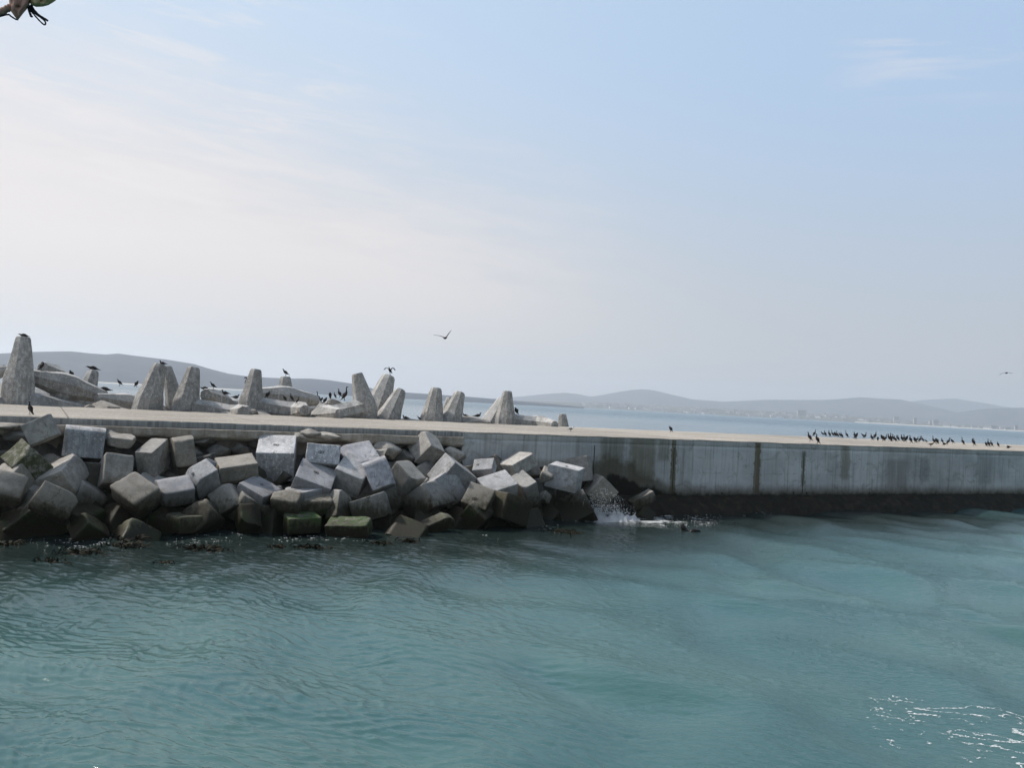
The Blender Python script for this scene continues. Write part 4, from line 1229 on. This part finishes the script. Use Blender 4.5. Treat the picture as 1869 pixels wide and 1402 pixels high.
for i, b in enumerate(RB):
    face = 'right' if b[4] > 90 else 'left'
    lab = NEAR.get(i) or 'cormorant %s, facing %s, %s from left in the pier crowd' % (DESC[b[3]], face, ORD[rank[i]])
    yaw = b[4] + random.uniform(-22, 22)
    bird(b[0], b[1], b[2], b[3], yaw, 'd', lab, group='cormorants crowded on the right part of the pier')


def wing_geo(pts, chords, thick=.012):
    """pts along the wing from shoulder to tip; chord along local x"""
    n = len(pts); vs, fs = [], []
    q = catmull([(*p, c) for p, c in zip(pts, chords)], 4); n = len(q)
    for x, y, z, c in q:
        vs += [Vector((x - c * .38, y, z - .3 * thick)), Vector((x - c * .1, y, z + thick)), Vector((x + c * .62, y, z)), Vector((x - c * .1, y, z - thick * .6))]
    for i in range(n - 1):
        for k in range(4): fs.append((i * 4 + k, i * 4 + (k + 1) % 4, i * 4 + 4 + (k + 1) % 4, i * 4 + 4 + k))
    fs.append((0, 1, 2, 3)); k = (n - 1) * 4; fs.append((k + 3, k + 2, k + 1, k))
    return vs, fs


# wing-drying cormorant on the leaning dolos
d = ray(711, 691).normalized(); hit, _, _, _ = DBVH.ray_cast(CAM, d)
p = hit + Vector((d.x, d.y, 0)).normalized() * .2 if hit else on_v(711, 690, 17.3)
h2, _, _, _ = DBVH.ray_cast(p + Vector((0, 0, 1)), Vector((0, 0, -1)))
if h2: p = h2
r = empty('cormorant', p); tag(r, 'cormorant spreading its wings on top of the right leaning dolos', 'cormorant', G1)
r.rotation_euler = (0, 0, R(70))
obj('body', mesh('body', *sweep(POSE['lean']), M['black_feather']), r)
x, z, dx_, dz_ = BILL['lean']; obj('bill', mesh('bill', *cone((x, z), (dx_, dz_), .07, .012), M['bill']), r)
for s in (-1, 1):
    obj('leg', mesh('leg', *leg_geo(s, *LEGS['lean']), M['leg']), r)
    pts = [(-.02, .05 * s, .33), (-.03, .16 * s, .42), (0, .28 * s, .45), (.05, .42 * s, .37), (.09, .50 * s, .31)] if s > 0 else [(-.02, .05 * s, .33), (0, .12 * s, .43), (.05, .18 * s, .47), (.10, .27 * s, .36), (.12, .30 * s, .30)]
    obj('wing', mesh('wing', *wing_geo(pts, [.16, .20, .20, .17, .05]), M['black_feather']), r)


def flyer(px, py, depth, yaw, roll, span, tips, label, cat='cormorant'):
    p = at_depth(px, py, depth)
    r = empty(cat, p); tag(r, label, cat, None)
    r.rotation_euler = (roll[0], roll[1], R(yaw))
    obj('body', mesh('body', *sweep(spine((.36, .0, .05, .006), (.24, .0, .045, .02), (.12, .0, .07, .06), (0, .0, .085, .08), (-.12, .01, .07, .065), (-.2, .02, .045, .045), (-.27, .03, .036, .038), (-.32, .028, .022, .022))), M['black_feather']), r)
    obj('bill', mesh('bill', *cone((-.31, .028), (-1, -.05), .07, .012), M['bill']), r)
    for s, pts in zip((-1, 1), tips):
        obj('wing', mesh('wing', *wing_geo(pts, [.22, .24, .2, .15, .04]), M['black_feather']), r)
    return r


# two birds in the air: seen nearly head-on along their bodies
flyer(812.5, 617, 58, 115, (0, 0), 1.2, ([(0, -.06, .03), (-.02, -.16, .20), (.0, -.27, .36), (.02, -.36, .47), (.04, -.43, .56)],
      [(0, .06, .03), (-.02, .22, .08), (.0, .42, .12), (.03, .62, .13), (.06, .80, .14)]), 'dark bird flying in the open sky above the leaning dolosse, one wing raised steeply')
flyer(1837, 681, 95, 85, (0, 0), 1.2, ([(0, -.06, .03), (-.02, -.22, .05), (.0, -.40, .03), (.03, -.58, -.01), (.05, -.72, .02)],
      [(0, .06, .03), (-.02, .2, .04), (.0, .4, -.04), (.03, .58, -.14), (.05, .74, -.26)]), 'small dark bird gliding low in the sky at the right border')

# ------------------------------------------------------------------ far shores
def interp(pts, x):
    return float(np.interp(x, [p[0] for p in pts], [p[1] for p in pts]))


def horizon_y(px): return 735.9 + .0536 * (px - CX)


def elev(px, py, dist):
    """height of a thing seen at px, py at a ground distance"""
    d = ray(px, py); return CAM_H + d.z / math.hypot(d.x, d.y) * dist


def azim(px):
    d = ray(px, horizon_y(px)); return math.atan2(d.x, d.y)


def hill_mat(name, c, c2):
    mt, t = newmat(name)
    pos = t.n('ShaderNodeNewGeometry').outputs['Position']
    a = t.noise(t.vmul(pos, (.004, .004, .008)), 1, 6, .62); b = t.noise(t.vmul(pos, (.03, .03, .04)), 1, 4, .6)
    v = t.mix(t.ramp(a, .36, .64), c, c2)
    v = t.mix(t.ramp(b, .5, .72, 0, .5), v, tuple(q * .6 for q in c))
    t.out(v, .95)
    return mt


def ridge(name, label, sil, dshore, dcrest, mat, step, seed, rows=16, base=0.0, rough=.06):
    x0, x1 = sil[0][0], sil[-1][0]; n = int((x1 - x0) / step); vs, fs = [], []
    k = rows + 6
    for i in range(n + 1):
        px = x0 + (x1 - x0) * i / n; az = azim(px)
        hc = max(.05, elev(px, interp(sil, px), dcrest))
        dsh = dshore * (1 + .02 * math.sin(px * .011 + seed) + .01 * math.sin(px * .037 + seed * 2))
        for j in range(k):
            if j <= rows:
                u = j / rows; d = dsh + (dcrest - dsh) * u; h = hc * (u ** 1.15 * (1 - .0) if u < 1 else 1)
                nz = mnoise.noise(Vector((az * 26 + seed, u * 2.2, seed))) + .5 * mnoise.noise(Vector((az * 70 + seed, u * 5, seed)))
                h += hc * rough * 2.2 * nz * math.sin(u * math.pi) * (1 if j else 0)
                h = min(h, hc * (.25 + .75 * u) * 1.02) if u < 1 else h
            else:
                u = (j - rows) / 5; d = dcrest + (dcrest - dsh) * .5 * u; h = hc * (1 - u ** 1.4) * (1 - .05 * u)
            vs.append(Vector((math.sin(az) * d, math.cos(az) * d, h if j else -1.5)))
    for i in range(n):
        for j in range(k - 1):
            a = i * k + j; fs.append((a, a + k, a + k + 1, a + 1))
    o = obj(name, mesh(name, vs, fs, mat)); tag(o, label, 'hills', kind='structure'); return o


mh = hill_mat('haze_blue_scrub_hillside', (.017, .029, .050), (.030, .042, .058))  # blue of the distant air painted into the scrub colour
mh2 = hill_mat('haze_blue_dry_hillside', (.035, .044, .052), (.06, .065, .066))  # bluish air haze mixed into the dry hill colour
silL = [(-420, 668), (-200, 655), (0, 645), (60, 642), (125, 641), (165, 645), (190, 647), (212, 645), (250, 650), (300, 656), (350, 664), (380, 673), (415, 682), (450, 687), (500, 690), (535, 691), (565, 691), (600, 694), (640, 700), (665, 706), (690, 711.5), (735, 716), (800, 720.5), (870, 725.5), (940, 731.8), (1000, 736.6), (1040, 740.6), (1066, 743.4)]
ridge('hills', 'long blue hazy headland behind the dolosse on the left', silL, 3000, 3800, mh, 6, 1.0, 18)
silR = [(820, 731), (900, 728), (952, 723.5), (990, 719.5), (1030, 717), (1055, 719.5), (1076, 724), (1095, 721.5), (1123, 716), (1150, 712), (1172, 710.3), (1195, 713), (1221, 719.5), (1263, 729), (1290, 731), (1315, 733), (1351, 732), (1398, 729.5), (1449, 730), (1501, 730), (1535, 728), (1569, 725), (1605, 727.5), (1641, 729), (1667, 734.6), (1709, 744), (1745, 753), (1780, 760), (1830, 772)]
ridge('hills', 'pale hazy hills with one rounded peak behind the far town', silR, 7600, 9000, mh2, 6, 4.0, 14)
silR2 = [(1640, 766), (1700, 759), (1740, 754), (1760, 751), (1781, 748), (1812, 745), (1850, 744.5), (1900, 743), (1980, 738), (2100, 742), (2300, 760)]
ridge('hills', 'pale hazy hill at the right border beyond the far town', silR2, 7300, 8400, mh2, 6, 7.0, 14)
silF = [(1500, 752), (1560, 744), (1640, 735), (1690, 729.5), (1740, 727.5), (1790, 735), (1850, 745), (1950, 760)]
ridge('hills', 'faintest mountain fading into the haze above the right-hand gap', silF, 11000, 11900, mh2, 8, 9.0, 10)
# low coast carrying the town
silT = [(905, 730.2), (940, 731.3), (990, 733), (1040, 734.5), (1100, 736), (1150, 738.5), (1210, 741), (1260, 743.5), (1340, 748), (1400, 751), (1440, 753), (1530, 758), (1600, 763.5), (1660, 768.5), (1740, 774.5), (1869, 781.5), (2050, 791), (2300, 805)]
TS, TCR = 5200.0, 6000.0
ml = hill_mat('coastal_scrub', (.06, .065, .045), (.13, .12, .09))
ridge('coast', 'low dark coast carrying the houses of the far town', silT, TS, TCR, ml, 3, 12.0, 12, rough=.03)
# beach and breaking surf along the far shores
def strip(name, label, x0, x1, d0, d1, z0, z1, mat, cat, jag):
    vs, fs = [], []; n = int((x1 - x0) / 4)
    for i in range(n + 1):
        px = x0 + (x1 - x0) * i / n; az = azim(px)
        f = 1 + .02 * math.sin(px * .011 + jag) + .01 * math.sin(px * .037 + jag * 2)
        for d, z in ((d0 * f, z0), ((d0 + d1) / 2 * f, (z0 + z1) / 2 + 1), (d1 * f, z1)):
            vs.append(Vector((math.sin(az) * d, math.cos(az) * d, z)))
    for i in range(n):
        for j in range(2):
            a = i * 3 + j; fs.append((a, a + 3, a + 4, a + 1))
    o = obj(name, mesh(name, vs, fs, mat)); tag(o, label, cat, kind='structure')


sand = plain('pale_beach_sand', (.55, .51, .44), .9, .1, .01)
strip('beach', 'thin pale line of beach below the far town on the right', 1560, 2300, TS * .945, TS * 1.01, .2, 4, sand, 'beach', 12.0)
strip('beach', 'thin pale line of beach at the foot of the left headland', -300, 560, 3000 * .93, 3000 * 1.005, .1, 2.5, sand, 'beach', 1.0)

# town
hm_w = plain('white_house_wall', (.72, .71, .69), .8, .05, .3); hm_g = plain('beige_house_wall', (.42, .40, .37), .8, .05, .3)
hm_r = plain('grey_roof', (.16, .15, .15), .8, .1, .3); hm_win = plain('dark_window_glass', (.05, .06, .07), .2, .1, 1)


def house_mesh(wd, dp, ht, wall, gable=True):
    vs = [(-wd / 2, -dp / 2, -4), (wd / 2, -dp / 2, -4), (wd / 2, dp / 2, -4), (-wd / 2, dp / 2, -4), (-wd / 2, -dp / 2, ht), (wd / 2, -dp / 2, ht), (wd / 2, dp / 2, ht), (-wd / 2, dp / 2, ht)]
    fs = [(0, 1, 5, 4), (1, 2, 6, 5), (2, 3, 7, 6), (3, 0, 4, 7)]; mi = [0] * 4
    e = .6; k = 8
    vs += [(-wd / 2 - e, -dp / 2 - e, ht + .02), (wd / 2 + e, -dp / 2 - e, ht + .02), (wd / 2 + e, dp / 2 + e, ht + .02), (-wd / 2 - e, dp / 2 + e, ht + .02), (-wd / 2 - e, 0, ht + dp * .32), (wd / 2 + e, 0, ht + dp * .32)]
    fs += [(8, 9, 13, 12), (10, 11, 12, 13), (8, 12, 11), (9, 10, 13), (8, 11, 10, 9)]; mi += [1] * 5
    for f in range(max(1, int(ht / 3))):
        for i in range(3):
            x = -wd / 2 + wd * (i + .5) / 3; z = 3 * f + 1.0; k = len(vs)
            vs += [(x - .8, -dp / 2 - .06, z), (x + .8, -dp / 2 - .06, z), (x + .8, -dp / 2 - .06, z + 1.3), (x - .8, -dp / 2 - .06, z + 1.3)]
            fs.append((k, k + 1, k + 2, k + 3)); mi.append(2)
    me = mesh('house', vs, fs, [wall, hm_r, hm_win], False)
    for p_, q_ in zip(me.polygons, mi): p_.material_index = q_
    return me


HM = [house_mesh(17, 10, 6, hm_w), house_mesh(24, 11, 7, hm_w), house_mesh(14, 9, 5, hm_g), house_mesh(20, 12, 9, hm_g), house_mesh(30, 12, 6, hm_w)]
g = random.Random(5)
town = bpy.context.view_layer; town.update()
coast = bpy.data.objects['coast']
CB = BVHTree.FromPolygons([v.co.copy() for v in coast.data.vertices], [tuple(p.vertices) for p in coast.data.polygons])


def ground(az, d):
    h, _, _, _ = CB.ray_cast(Vector((math.sin(az) * d, math.cos(az) * d, 400)), Vector((0, 0, -1)))
    return h if h else Vector((math.sin(az) * d, math.cos(az) * d, 5))


cl = [(1085, 26, 20), (1115, 22, 26), (1150, 22, 24), (1195, 26, 26), (1255, 14, 22), (1280, 10, 20), (1330, 30, 14), (1390, 30, 14), (1430, 20, 14), (1490, 24, 14), (1530, 22, 12), (1600, 26, 12), (1640, 20, 8), (1720, 40, 14), (1800, 50, 14)]
for (c, sp, n) in cl:
    for i in range(n):
        px = g.gauss(c, sp * .6); az = azim(px)
        d = g.uniform(TS * 1.02, TCR * .985) if c < 1560 else g.uniform(TS * 1.03, TS * 1.10)
        wht = g.random() < (.75 if 1060 < px < 1290 else .4)
        me = g.choice([HM[0], HM[1], HM[4]]) if wht else g.choice([HM[2], HM[3]])
        o = obj('house', me, None, ground(az, d)); o.rotation_euler = (0, 0, -az + g.uniform(-.5, .5))
        o.scale = [g.uniform(.95, 1.5)] * 3
        if wht: tag(o, 'tiny white walled house in the hazy town across the water', 'house', 'white houses of the far town')
        else: tag(o, 'tiny beige walled house in the hazy town across the water', 'house', 'beige houses of the far town')


def block(px, wpx, hpx, d, label, wall):
    az = azim(px); gp = ground(az, d); wd = wpx * d / FPX; ht = hpx * d / FPX
    r = empty('apartment_block', gp, -az + .25); tag(r, label, 'apartment block', 'taller buildings of the far town')
    vs = [(x * wd / 2, y * 9, z) for z in (-5, ht) for x, y in ((-1, -1), (1, -1), (1, 1), (-1, 1))]
    obj('wall', mesh('wall', vs, [(0, 1, 5, 4), (1, 2, 6, 5), (2, 3, 7, 6), (3, 0, 4, 7), (4, 5, 6, 7)], wall, False), r)
    vs = [(x * (wd / 2 + .8), y * 9.8, z) for z in (ht + .05, ht + 1.6) for x, y in ((-1, -1), (1, -1), (1, 1), (-1, 1))]
    obj('roof', mesh('roof', vs, [(0, 1, 5, 4), (1, 2, 6, 5), (2, 3, 7, 6), (3, 0, 4, 7), (4, 5, 6, 7), (0, 3, 2, 1)], hm_r, False), r)
    nf = max(2, int(ht / 6))
    for f in range(nf):
        z = ht * (f + .35) / nf; k = ht / nf * .4
        vs = [(x * wd * .44, -9.1, z + q) for q in (0, k) for x in (-1, 1)]
        obj('window', mesh('window', vs, [(0, 1, 3, 2)], hm_win, False), r)


block(1463, 15, 9, 5700, 'broad pale apartment block standing highest in the far town above the bird row', hm_g)
block(1635, 7.5, 9.5, 5450, 'grey tower block by the far beach, left one of two', hm_g)
block(1669.5, 4.5, 9.5, 5450, 'narrow grey tower block by the far beach, right one of two', hm_g)
block(1698, 4, 6.5, 5480, 'narrow low tower left of the wide far block', hm_g)
block(1707, 8, 8, 5500, 'wide far block right of the two grey towers by the beach', hm_g)
block(1813, 9, 5, 5450, 'flat long building near the right end of the far beach', hm_g)
block(1854, 4, 7, 5450, 'slim tower nearest the right border on the far beach', hm_g)
block(1839, 8, 3, 5400, 'low long shed by the beach left of the last slim tower', hm_g)

# ------------------------------------------------------------------ foam, splash, kelp, seal
def cells(name, label, x0, x1, y0, y1, ds, maskf, lift=.008, mat='foam'):
    xs = np.arange(x0, x1, ds); ys = np.arange(y0, y1, ds)
    gx, gy = np.meshgrid(xs, ys, indexing='ij')
    mk = maskf(gx, gy)
    ii, jj = np.nonzero(mk[:-1, :-1])
    n1 = len(ys)
    used = np.zeros(gx.size, bool)
    qd = np.stack([ii * n1 + jj, (ii + 1) * n1 + jj, (ii + 1) * n1 + jj + 1, ii * n1 + jj + 1], -1)
    used[qd.ravel()] = True
    remap = np.cumsum(used) - 1
    fx, fy = gx.ravel()[used], gy.ravel()[used]
    g = np.random.default_rng(2)
    fx = fx + g.uniform(-.35, .35, len(fx)) * ds; fy = fy + g.uniform(-.35, .35, len(fx)) * ds
    V = np.stack([fx, fy, sea_h(fx, fy) + lift + g.uniform(0, lift, len(fx))], -1)
    o = obj(name, np_mesh(name, V, remap[qd], M[mat])); tag(o, label, 'foam', kind='stuff')
    print(name, len(qd)); return o


def vnoise(x, y, seed):
    """lattice value noise, vectorised"""
    xi = np.floor(x).astype(np.int64); yi = np.floor(y).astype(np.int64); fx = x - xi; fy = y - yi
    fx = fx * fx * (3 - 2 * fx); fy = fy * fy * (3 - 2 * fy)

    def h(a, b):
        v = (a * 374761393 + b * 668265263 + seed * 1442695041) & 0xFFFFFFFF
        v = ((v ^ (v >> 13)) * 1274126177) & 0xFFFFFFFF
        return ((v ^ (v >> 16)) & 0xFFFF) / 65535.0
    return (h(xi, yi) * (1 - fx) + h(xi + 1, yi) * fx) * (1 - fy) + (h(xi, yi + 1) * (1 - fx) + h(xi + 1, yi + 1) * fx) * fy


def fbm(x, y, seed, o=4):
    s = 0; a = .5
    for i in range(o): s = s + a * vnoise(x * 2 ** i, y * 2 ** i, seed + i); a *= .5
    return s / (1 - .5 ** o)


c_wake = on_z(1790, 1330)


def wake_mask(x, y):
    a = R(-22); u = (x - c_wake.x) * math.cos(a) + (y - c_wake.y) * math.sin(a); v = -(x - c_wake.x) * math.sin(a) + (y - c_wake.y) * math.cos(a)
    u2 = u + .5 * (fbm(x * 1.1, y * 1.1, 5) - .5); v2 = v + .9 * (fbm(x * .9, y * .9, 9) - .5)
    n = fbm(u2 * 1.7, v2 * 3.6, 3, 5)
    line = np.abs(n - .5)
    env = np.exp(-((u + .1) / 1.75) ** 4 - ((v + .3) / 1.45) ** 4) * (.35 + 1.0 * fbm(x * .8, y * .8, 21, 3))
    brk = fbm(x * 3.0, y * 3.0, 31, 3)
    m1 = (line < .030 * env * np.clip((brk - .38) * 5, 0, 1.8)) & (env > .30)
    fl = (vnoise(x * 11, y * 11, 77) > .90) & (fbm(x * 1.0, y * 1.0, 41, 3) > .49) & (env > .16) & (vnoise(x * 30, y * 30, 7) > .45)
    return m1 | fl


cells('sea_foam', 'lacy white foam streaks of a boat wake at the lower right', c_wake.x - 3.6, c_wake.x + 3.6, c_wake.y - 2.6, c_wake.y + 3.4, .016, wake_mask, .008, 'thin_foam')


def pier_sv(x, y):
    rx, ry = x - P0.x, y - P0.y
    return rx * PU.x + ry * PU.y, rx * PV.x + ry * PV.y


SPL = on_z(1105, 944)


def shore_mask(x, y):
    s, v = pier_sv(x, y)
    edge = np.where(s < s_at(900), -4.6, np.interp(s, [s_at(900), s_at(1060), s_at(1180), s_at(1300)], [-4.6, -2.4, -1.6, -1.1]))
    d = edge - v            # metres out from the blocks
    n = fbm(x * 1.5, y * 3.2, 51, 4); f = vnoise(x * 9, y * 16, 53)
    near = np.clip(1 - np.abs(d - .15) / 1.3, 0, 1)
    m = (np.abs(n - .5) < .010 * near) & (f > .55) & (fbm(x * .6, y * .6, 55, 2) > .5)
    m |= (f > .99) & (n > .56) & (near > .5)
    # white water round the splash
    r = np.hypot((x - SPL.x - .6) / 2.9, (y - SPL.y - .2) / 1.9)
    w_ = fbm(x * 1.6, y * 2.4, 61, 4)
    lace = np.abs(fbm(x * 2.6, y * 4.5, 71, 4) - .5)
    m |= (w_ > .34 + .26 * r + .12 * f) & (r < 1.5)
    m |= (lace < .04 * (1.7 - r)) & (r < 1.7) & (w_ > .45)
    r2 = np.hypot((x - SPL.x - 2.8) / 2.6, (y - SPL.y - 1.6) / 1.3)
    m |= (lace < .03 * (1.3 - r2)) & (r2 < 1.3) & (w_ > .5)
    return m & (v < -.6)


for (a, b, lab) in ((-17, -2, 'flecks of foam washing along the waterline of the blocks at left'), (-2, 14, 'white surf washing round the last blocks and the wall foot')):
    cells('sea_foam', lab, a, b, 26.5, 47, .028, shore_mask, .012)

# the breaking wash and its spray
def splash(name):
    g = random.Random(3); vs, fs = [], []
    # tumbling white water
    n1, n2 = 70, 26
    for i in range(n1 + 1):
        for j in range(n2 + 1):
            u = i / n1; v = j / n2
            p = on_z(1062 + 124 * u, 944 + 3 * math.sin(u * 3.0) + 4 * u, 0) - Vector((.0, 1, 0)) * (v - .5) * 1.6
            hh = math.sin(v * math.pi) * math.sin(min(1, u * 1.12 + .02) * math.pi) ** .7
            hh *= .40 * (1.0 - .45 * u) * (.12 + 1.5 * max(0, .5 + .8 * mnoise.noise(Vector((p.x * 2.2, p.y * 2.2, 3))) + .8 * mnoise.noise(p * 7)))
            vs.append(Vector((p.x + .06 * mnoise.noise(p * 9), p.y, surf(p.x, p.y) - .05 + hh)))
    for i in range(n1):
        for j in range(n2):
            a = i * (n2 + 1) + j; fs.append((a, a + n2 + 1, a + n2 + 2, a + 1))
    # spray drops
    for k in range(2600):
        u = min(1, abs(g.gauss(0, .42))); px = 1098 + g.gauss(0, 25)
        top = 889 + abs(px - 1100) * .55
        py = 938 - (938 - top) * (g.random() ** 2.0)
        if px < 1062 or px > 1162: continue
        c = on_z(px, 949, 0); dist = (c - CAM).dot(cf) + g.uniform(-.4, .6); c = at_depth(px, py, dist)
        r = (.005 + .018 * g.random() ** 3) * (1.25 if py > 922 else .8)
        b = len(vs)
        st = g.uniform(1, 2.0); ax = Vector((g.uniform(-.5, .9), 0, 1)).normalized() * r * st
        vs += [c + ax, c - ax, c + Vector((r, 0, 0)), c - Vector((r, 0, 0)), c + Vector((0, r, 0)), c - Vector((0, r, 0))]
        for q in ((0, 2, 4), (0, 4, 3), (0, 3, 5), (0, 5, 2), (1, 4, 2), (1, 3, 4), (1, 5, 3), (1, 2, 5)): fs.append(tuple(b + z for z in q))
    o = obj(name, mesh(name, vs, fs, M['foam'])); tag(o, 'burst of white spray where a wave breaks on the last blocks', 'splash', kind='stuff')


splash('wave_splash')

KP = [(226, 1000, .55, 'thickest clump of brown kelp afloat before the lowest left blocks'), (232, 988, .4, 'kelp tuft right behind the thickest clump at left'),
      (296, 1027, .22, 'small dark kelp bulb farthest from the blocks at left'), (366, 1002, .5, 'wide kelp clump between the thickest clump and the green blocks'), (395, 1008, .35, 'flat kelp trail right of the wide clump'),
      (501, 999, .28, 'small kelp tuft left of the curled one below the green blocks'), (558, 1000, .3, 'thin kelp tuft touching the curled clump on its left'), (580, 1001, .36, 'dark curled kelp clump below the green weedy slab'),
      (88, 1031, .32, 'faint kelp tuft at far left in the dark water'), (150, 1012, .5, 'straggling kelp left of the thickest clump'), (12, 993, .4, 'kelp by the big cornered block at the left border'), (1028, 973, .55, 'kelp clump afloat in front of the bright edged block by the splash'),
      (690, 993, .35, 'flat kelp patch below the pointed brown water block'), (748, 990, .35, 'flat kelp patch below the mossy wedge block'), (1340, 953, .12, 'tiny kelp float near the wall foot')]
for i, (px, py, sz, lab) in enumerate(KP):
    p = on_z(px, py); g = random.Random(i + 40); vs, fs = [], []
    for k in range(int(16 + sz * 34)):
        a = g.uniform(0, 6.28); L = sz * g.uniform(.5, 1.3); h = g.uniform(.04, .20) * min(1, sz * 2.2); w_ = g.uniform(.02, .05)
        st = Vector((g.gauss(0, sz * .55), g.gauss(0, sz * .35), -.03)); d_ = Vector((math.cos(a), math.sin(a) * .6, 0)); lt = Vector((-d_.y, d_.x, .6)).normalized()
        b = len(vs)
        for q in range(7):
            u = q / 6; c = st + d_ * L * u + Vector((0, 0, h * math.sin(u * 3.0) ** 1 + .02 * math.sin(u * 9 + k)))
            ww = w_ * (1 - u * .6); vs += [c + lt * ww, c - lt * ww]
        for q in range(6): fs.append((b + 2 * q, b + 2 * q + 1, b + 2 * q + 3, b + 2 * q + 2))
    o = obj('kelp_clump', mesh('kelp_clump', vs, fs, M['kelp']), None, (p.x, p.y, surf(p.x, p.y)))
    tag(o, lab, 'kelp', 'kelp clumps afloat along the blocks')

# seal with its head out of the water
p = on_z(1246, 968); dpt = (p - CAM).dot(cf); k = dpt / FPX
seal = empty('seal', (p.x, p.y, surf(p.x, p.y)), R(6))
tag(seal, 'dark seal swimming by the wall foot with head raised from the water', 'seal')
sp = [(38 * k, 0, -.10, .03, .02), (31 * k, 0, .01, .06, .04), (25 * k, 0, .0, .12, .09), (19 * k, 0, .0, .14, .10), (13 * k, 0, -.12, .15, .12), (7 * k, 0, -.08, .14, .13), (3 * k, 0, .03, .12, .12), (0.5 * k, 0, .13, .105, .11), (-.5 * k, 0, .20, .075, .085), (.5 * k, 0, .265, .04, .045), (1.5 * k, 0, .30, .022, .022)]
obj('body', mesh('body', *sweep(sp, 6, 16), M['seal']), seal)
for s in (-1, 1):
    fl = [(10 * k, .10 * s, -.10, .02, .02), (13 * k, .22 * s, -.06, .05, .015), (17 * k, .30 * s, -.04, .06, .012), (20 * k, .34 * s, -.05, .02, .008)]
    obj('flipper', mesh('flipper', *sweep(fl, 3, 8), M['seal']), seal)

# ------------------------------------------------------------------ tied flag corner of the boat we stand on
FD = 2.4


def fp(x, y, dz=0.0): return at_depth(x, y, FD + dz)


def tube(pts, r, mat, name, parent, seg=8, n=5):
    q = catmull(np.array([list(p) for p in pts]), n); vs, fs = [], []
    for i in range(len(q)):
        tn = Vector(q[min(i + 1, len(q) - 1)] - q[max(i - 1, 0)]).normalized(); e1 = tn.cross(Vector((.3, .9, .2))).normalized(); e2 = tn.cross(e1)
        for a in range(seg):
            th = 2 * math.pi * a / seg; vs.append(Vector(q[i]) + (e1 * math.cos(th) + e2 * math.sin(th)) * r * (1 + .12 * math.sin(i * 1.9)))
    for i in range(len(q) - 1):
        for a in range(seg): fs.append((i * seg + a, i * seg + (a + 1) % seg, (i + 1) * seg + (a + 1) % seg, (i + 1) * seg + a))
    fs.append(tuple(range(seg))[::-1]); fs.append(tuple((len(q) - 1) * seg + a for a in range(seg)))
    me = mesh(name, vs, fs, mat); o = obj(name, me, parent); o.matrix_parent_inverse = parent.matrix_world.inverted(); return o


def cloth(name, outline, mat, parent, thick=.004, bul=.02):
    """a folded piece of cloth with thickness from its outline (photo px)"""
    cxx = sum(p[0] for p in outline) / len(outline); cyy = sum(p[1] for p in outline) / len(outline)
    vs, fs = [], []; n = len(outline); rings = 8
    for sd in (-1, 1):
        for r_ in range(rings + 1):
            f = 1 - r_ / rings * .999
            for (x, y) in outline:
                qx, qy = cxx + (x - cxx) * f, cyy + (y - cyy) * f
                fold = .006 * math.sin(qx * .35 + qy * .2) + .004 * math.sin(qy * .55 - qx * .15)
                vs.append(fp(qx, qy, fold + sd * (thick + bul * math.sqrt(max(0, 1 - f * f)))))
    k = (rings + 1) * n
    for sd in range(2):
        for r_ in range(rings):
            for a in range(n):
                q = (sd * k + r_ * n + a, sd * k + r_ * n + (a + 1) % n, sd * k + (r_ + 1) * n + (a + 1) % n, sd * k + (r_ + 1) * n + a)
                fs.append(q if sd else q[::-1])
    for a in range(n): fs.append((a, (a + 1) % n, k + (a + 1) % n, k + a))
    o = obj(name, mesh(name, vs, fs, mat), parent); o.matrix_parent_inverse = parent.matrix_world.inverted()


bpy.context.view_layer.update()
fl = empty('flag', fp(40, -20)); bpy.context.view_layer.update()
tag(fl, 'tied corner of a brown and olive flag with dangling dark cord loops at top left', 'flag')
cloth('brown_cloth', [(15, -30), (16, -4), (17, 8), (20, 20), (27, 30), (33, 36), (37, 31), (43, 23), (50, 15), (54, 8), (56, -4), (56, -30)], M['cloth'], fl)
cloth('olive_cloth', [(53, -30), (53, 3), (58, 9), (66, 12), (78, 11.5), (88, 9), (98, 3), (108, -5), (125, -30)], M['olive_cloth'], fl)
tube([fp(-60, 52), fp(-20, 32), fp(4, 20), fp(15, 14), fp(20, 12)], .0095, M['cloth'], 'rolled_cloth', fl)
tube([fp(-60, 58), fp(-10, 33), fp(14, 26), fp(20, 29), fp(28, 34), fp(33, 35)], .0022, M['cord'], 'cord', fl)
tube([fp(57, 8), fp(61, 16), fp(70, 26), fp(79, 32), fp(87, 37)], .0030, M['cord'], 'cord', fl)
tube([fp(53, 9), fp(56, 18), fp(64, 28), fp(73, 38), fp(80, 44), fp(83, 43), fp(82, 38), fp(74, 31), fp(64, 24), fp(57, 15), fp(55, 9)], .0021, M['cord'], 'cord', fl)
tube([fp(52, 12), fp(53, 18), fp(55, 24), fp(57, 29), fp(59, 28)], .0032, M['cord'], 'cord', fl)

# ------------------------------------------------------------------ render settings
sc.view_settings.view_transform = 'Standard'; sc.view_settings.look = 'None'
sc.view_settings.exposure = 0.28; sc.view_settings.gamma = 1.0
sc.render.engine = 'CYCLES'
cy = sc.cycles
cy.max_bounces = 6; cy.diffuse_bounces = 3; cy.glossy_bounces = 3; cy.transmission_bounces = 2; cy.volume_bounces = 1; cy.transparent_max_bounces = 6
cy.caustics_reflective = False; cy.caustics_refractive = False
cy.use_denoising = True
cy.sample_clamp_indirect = 4.0
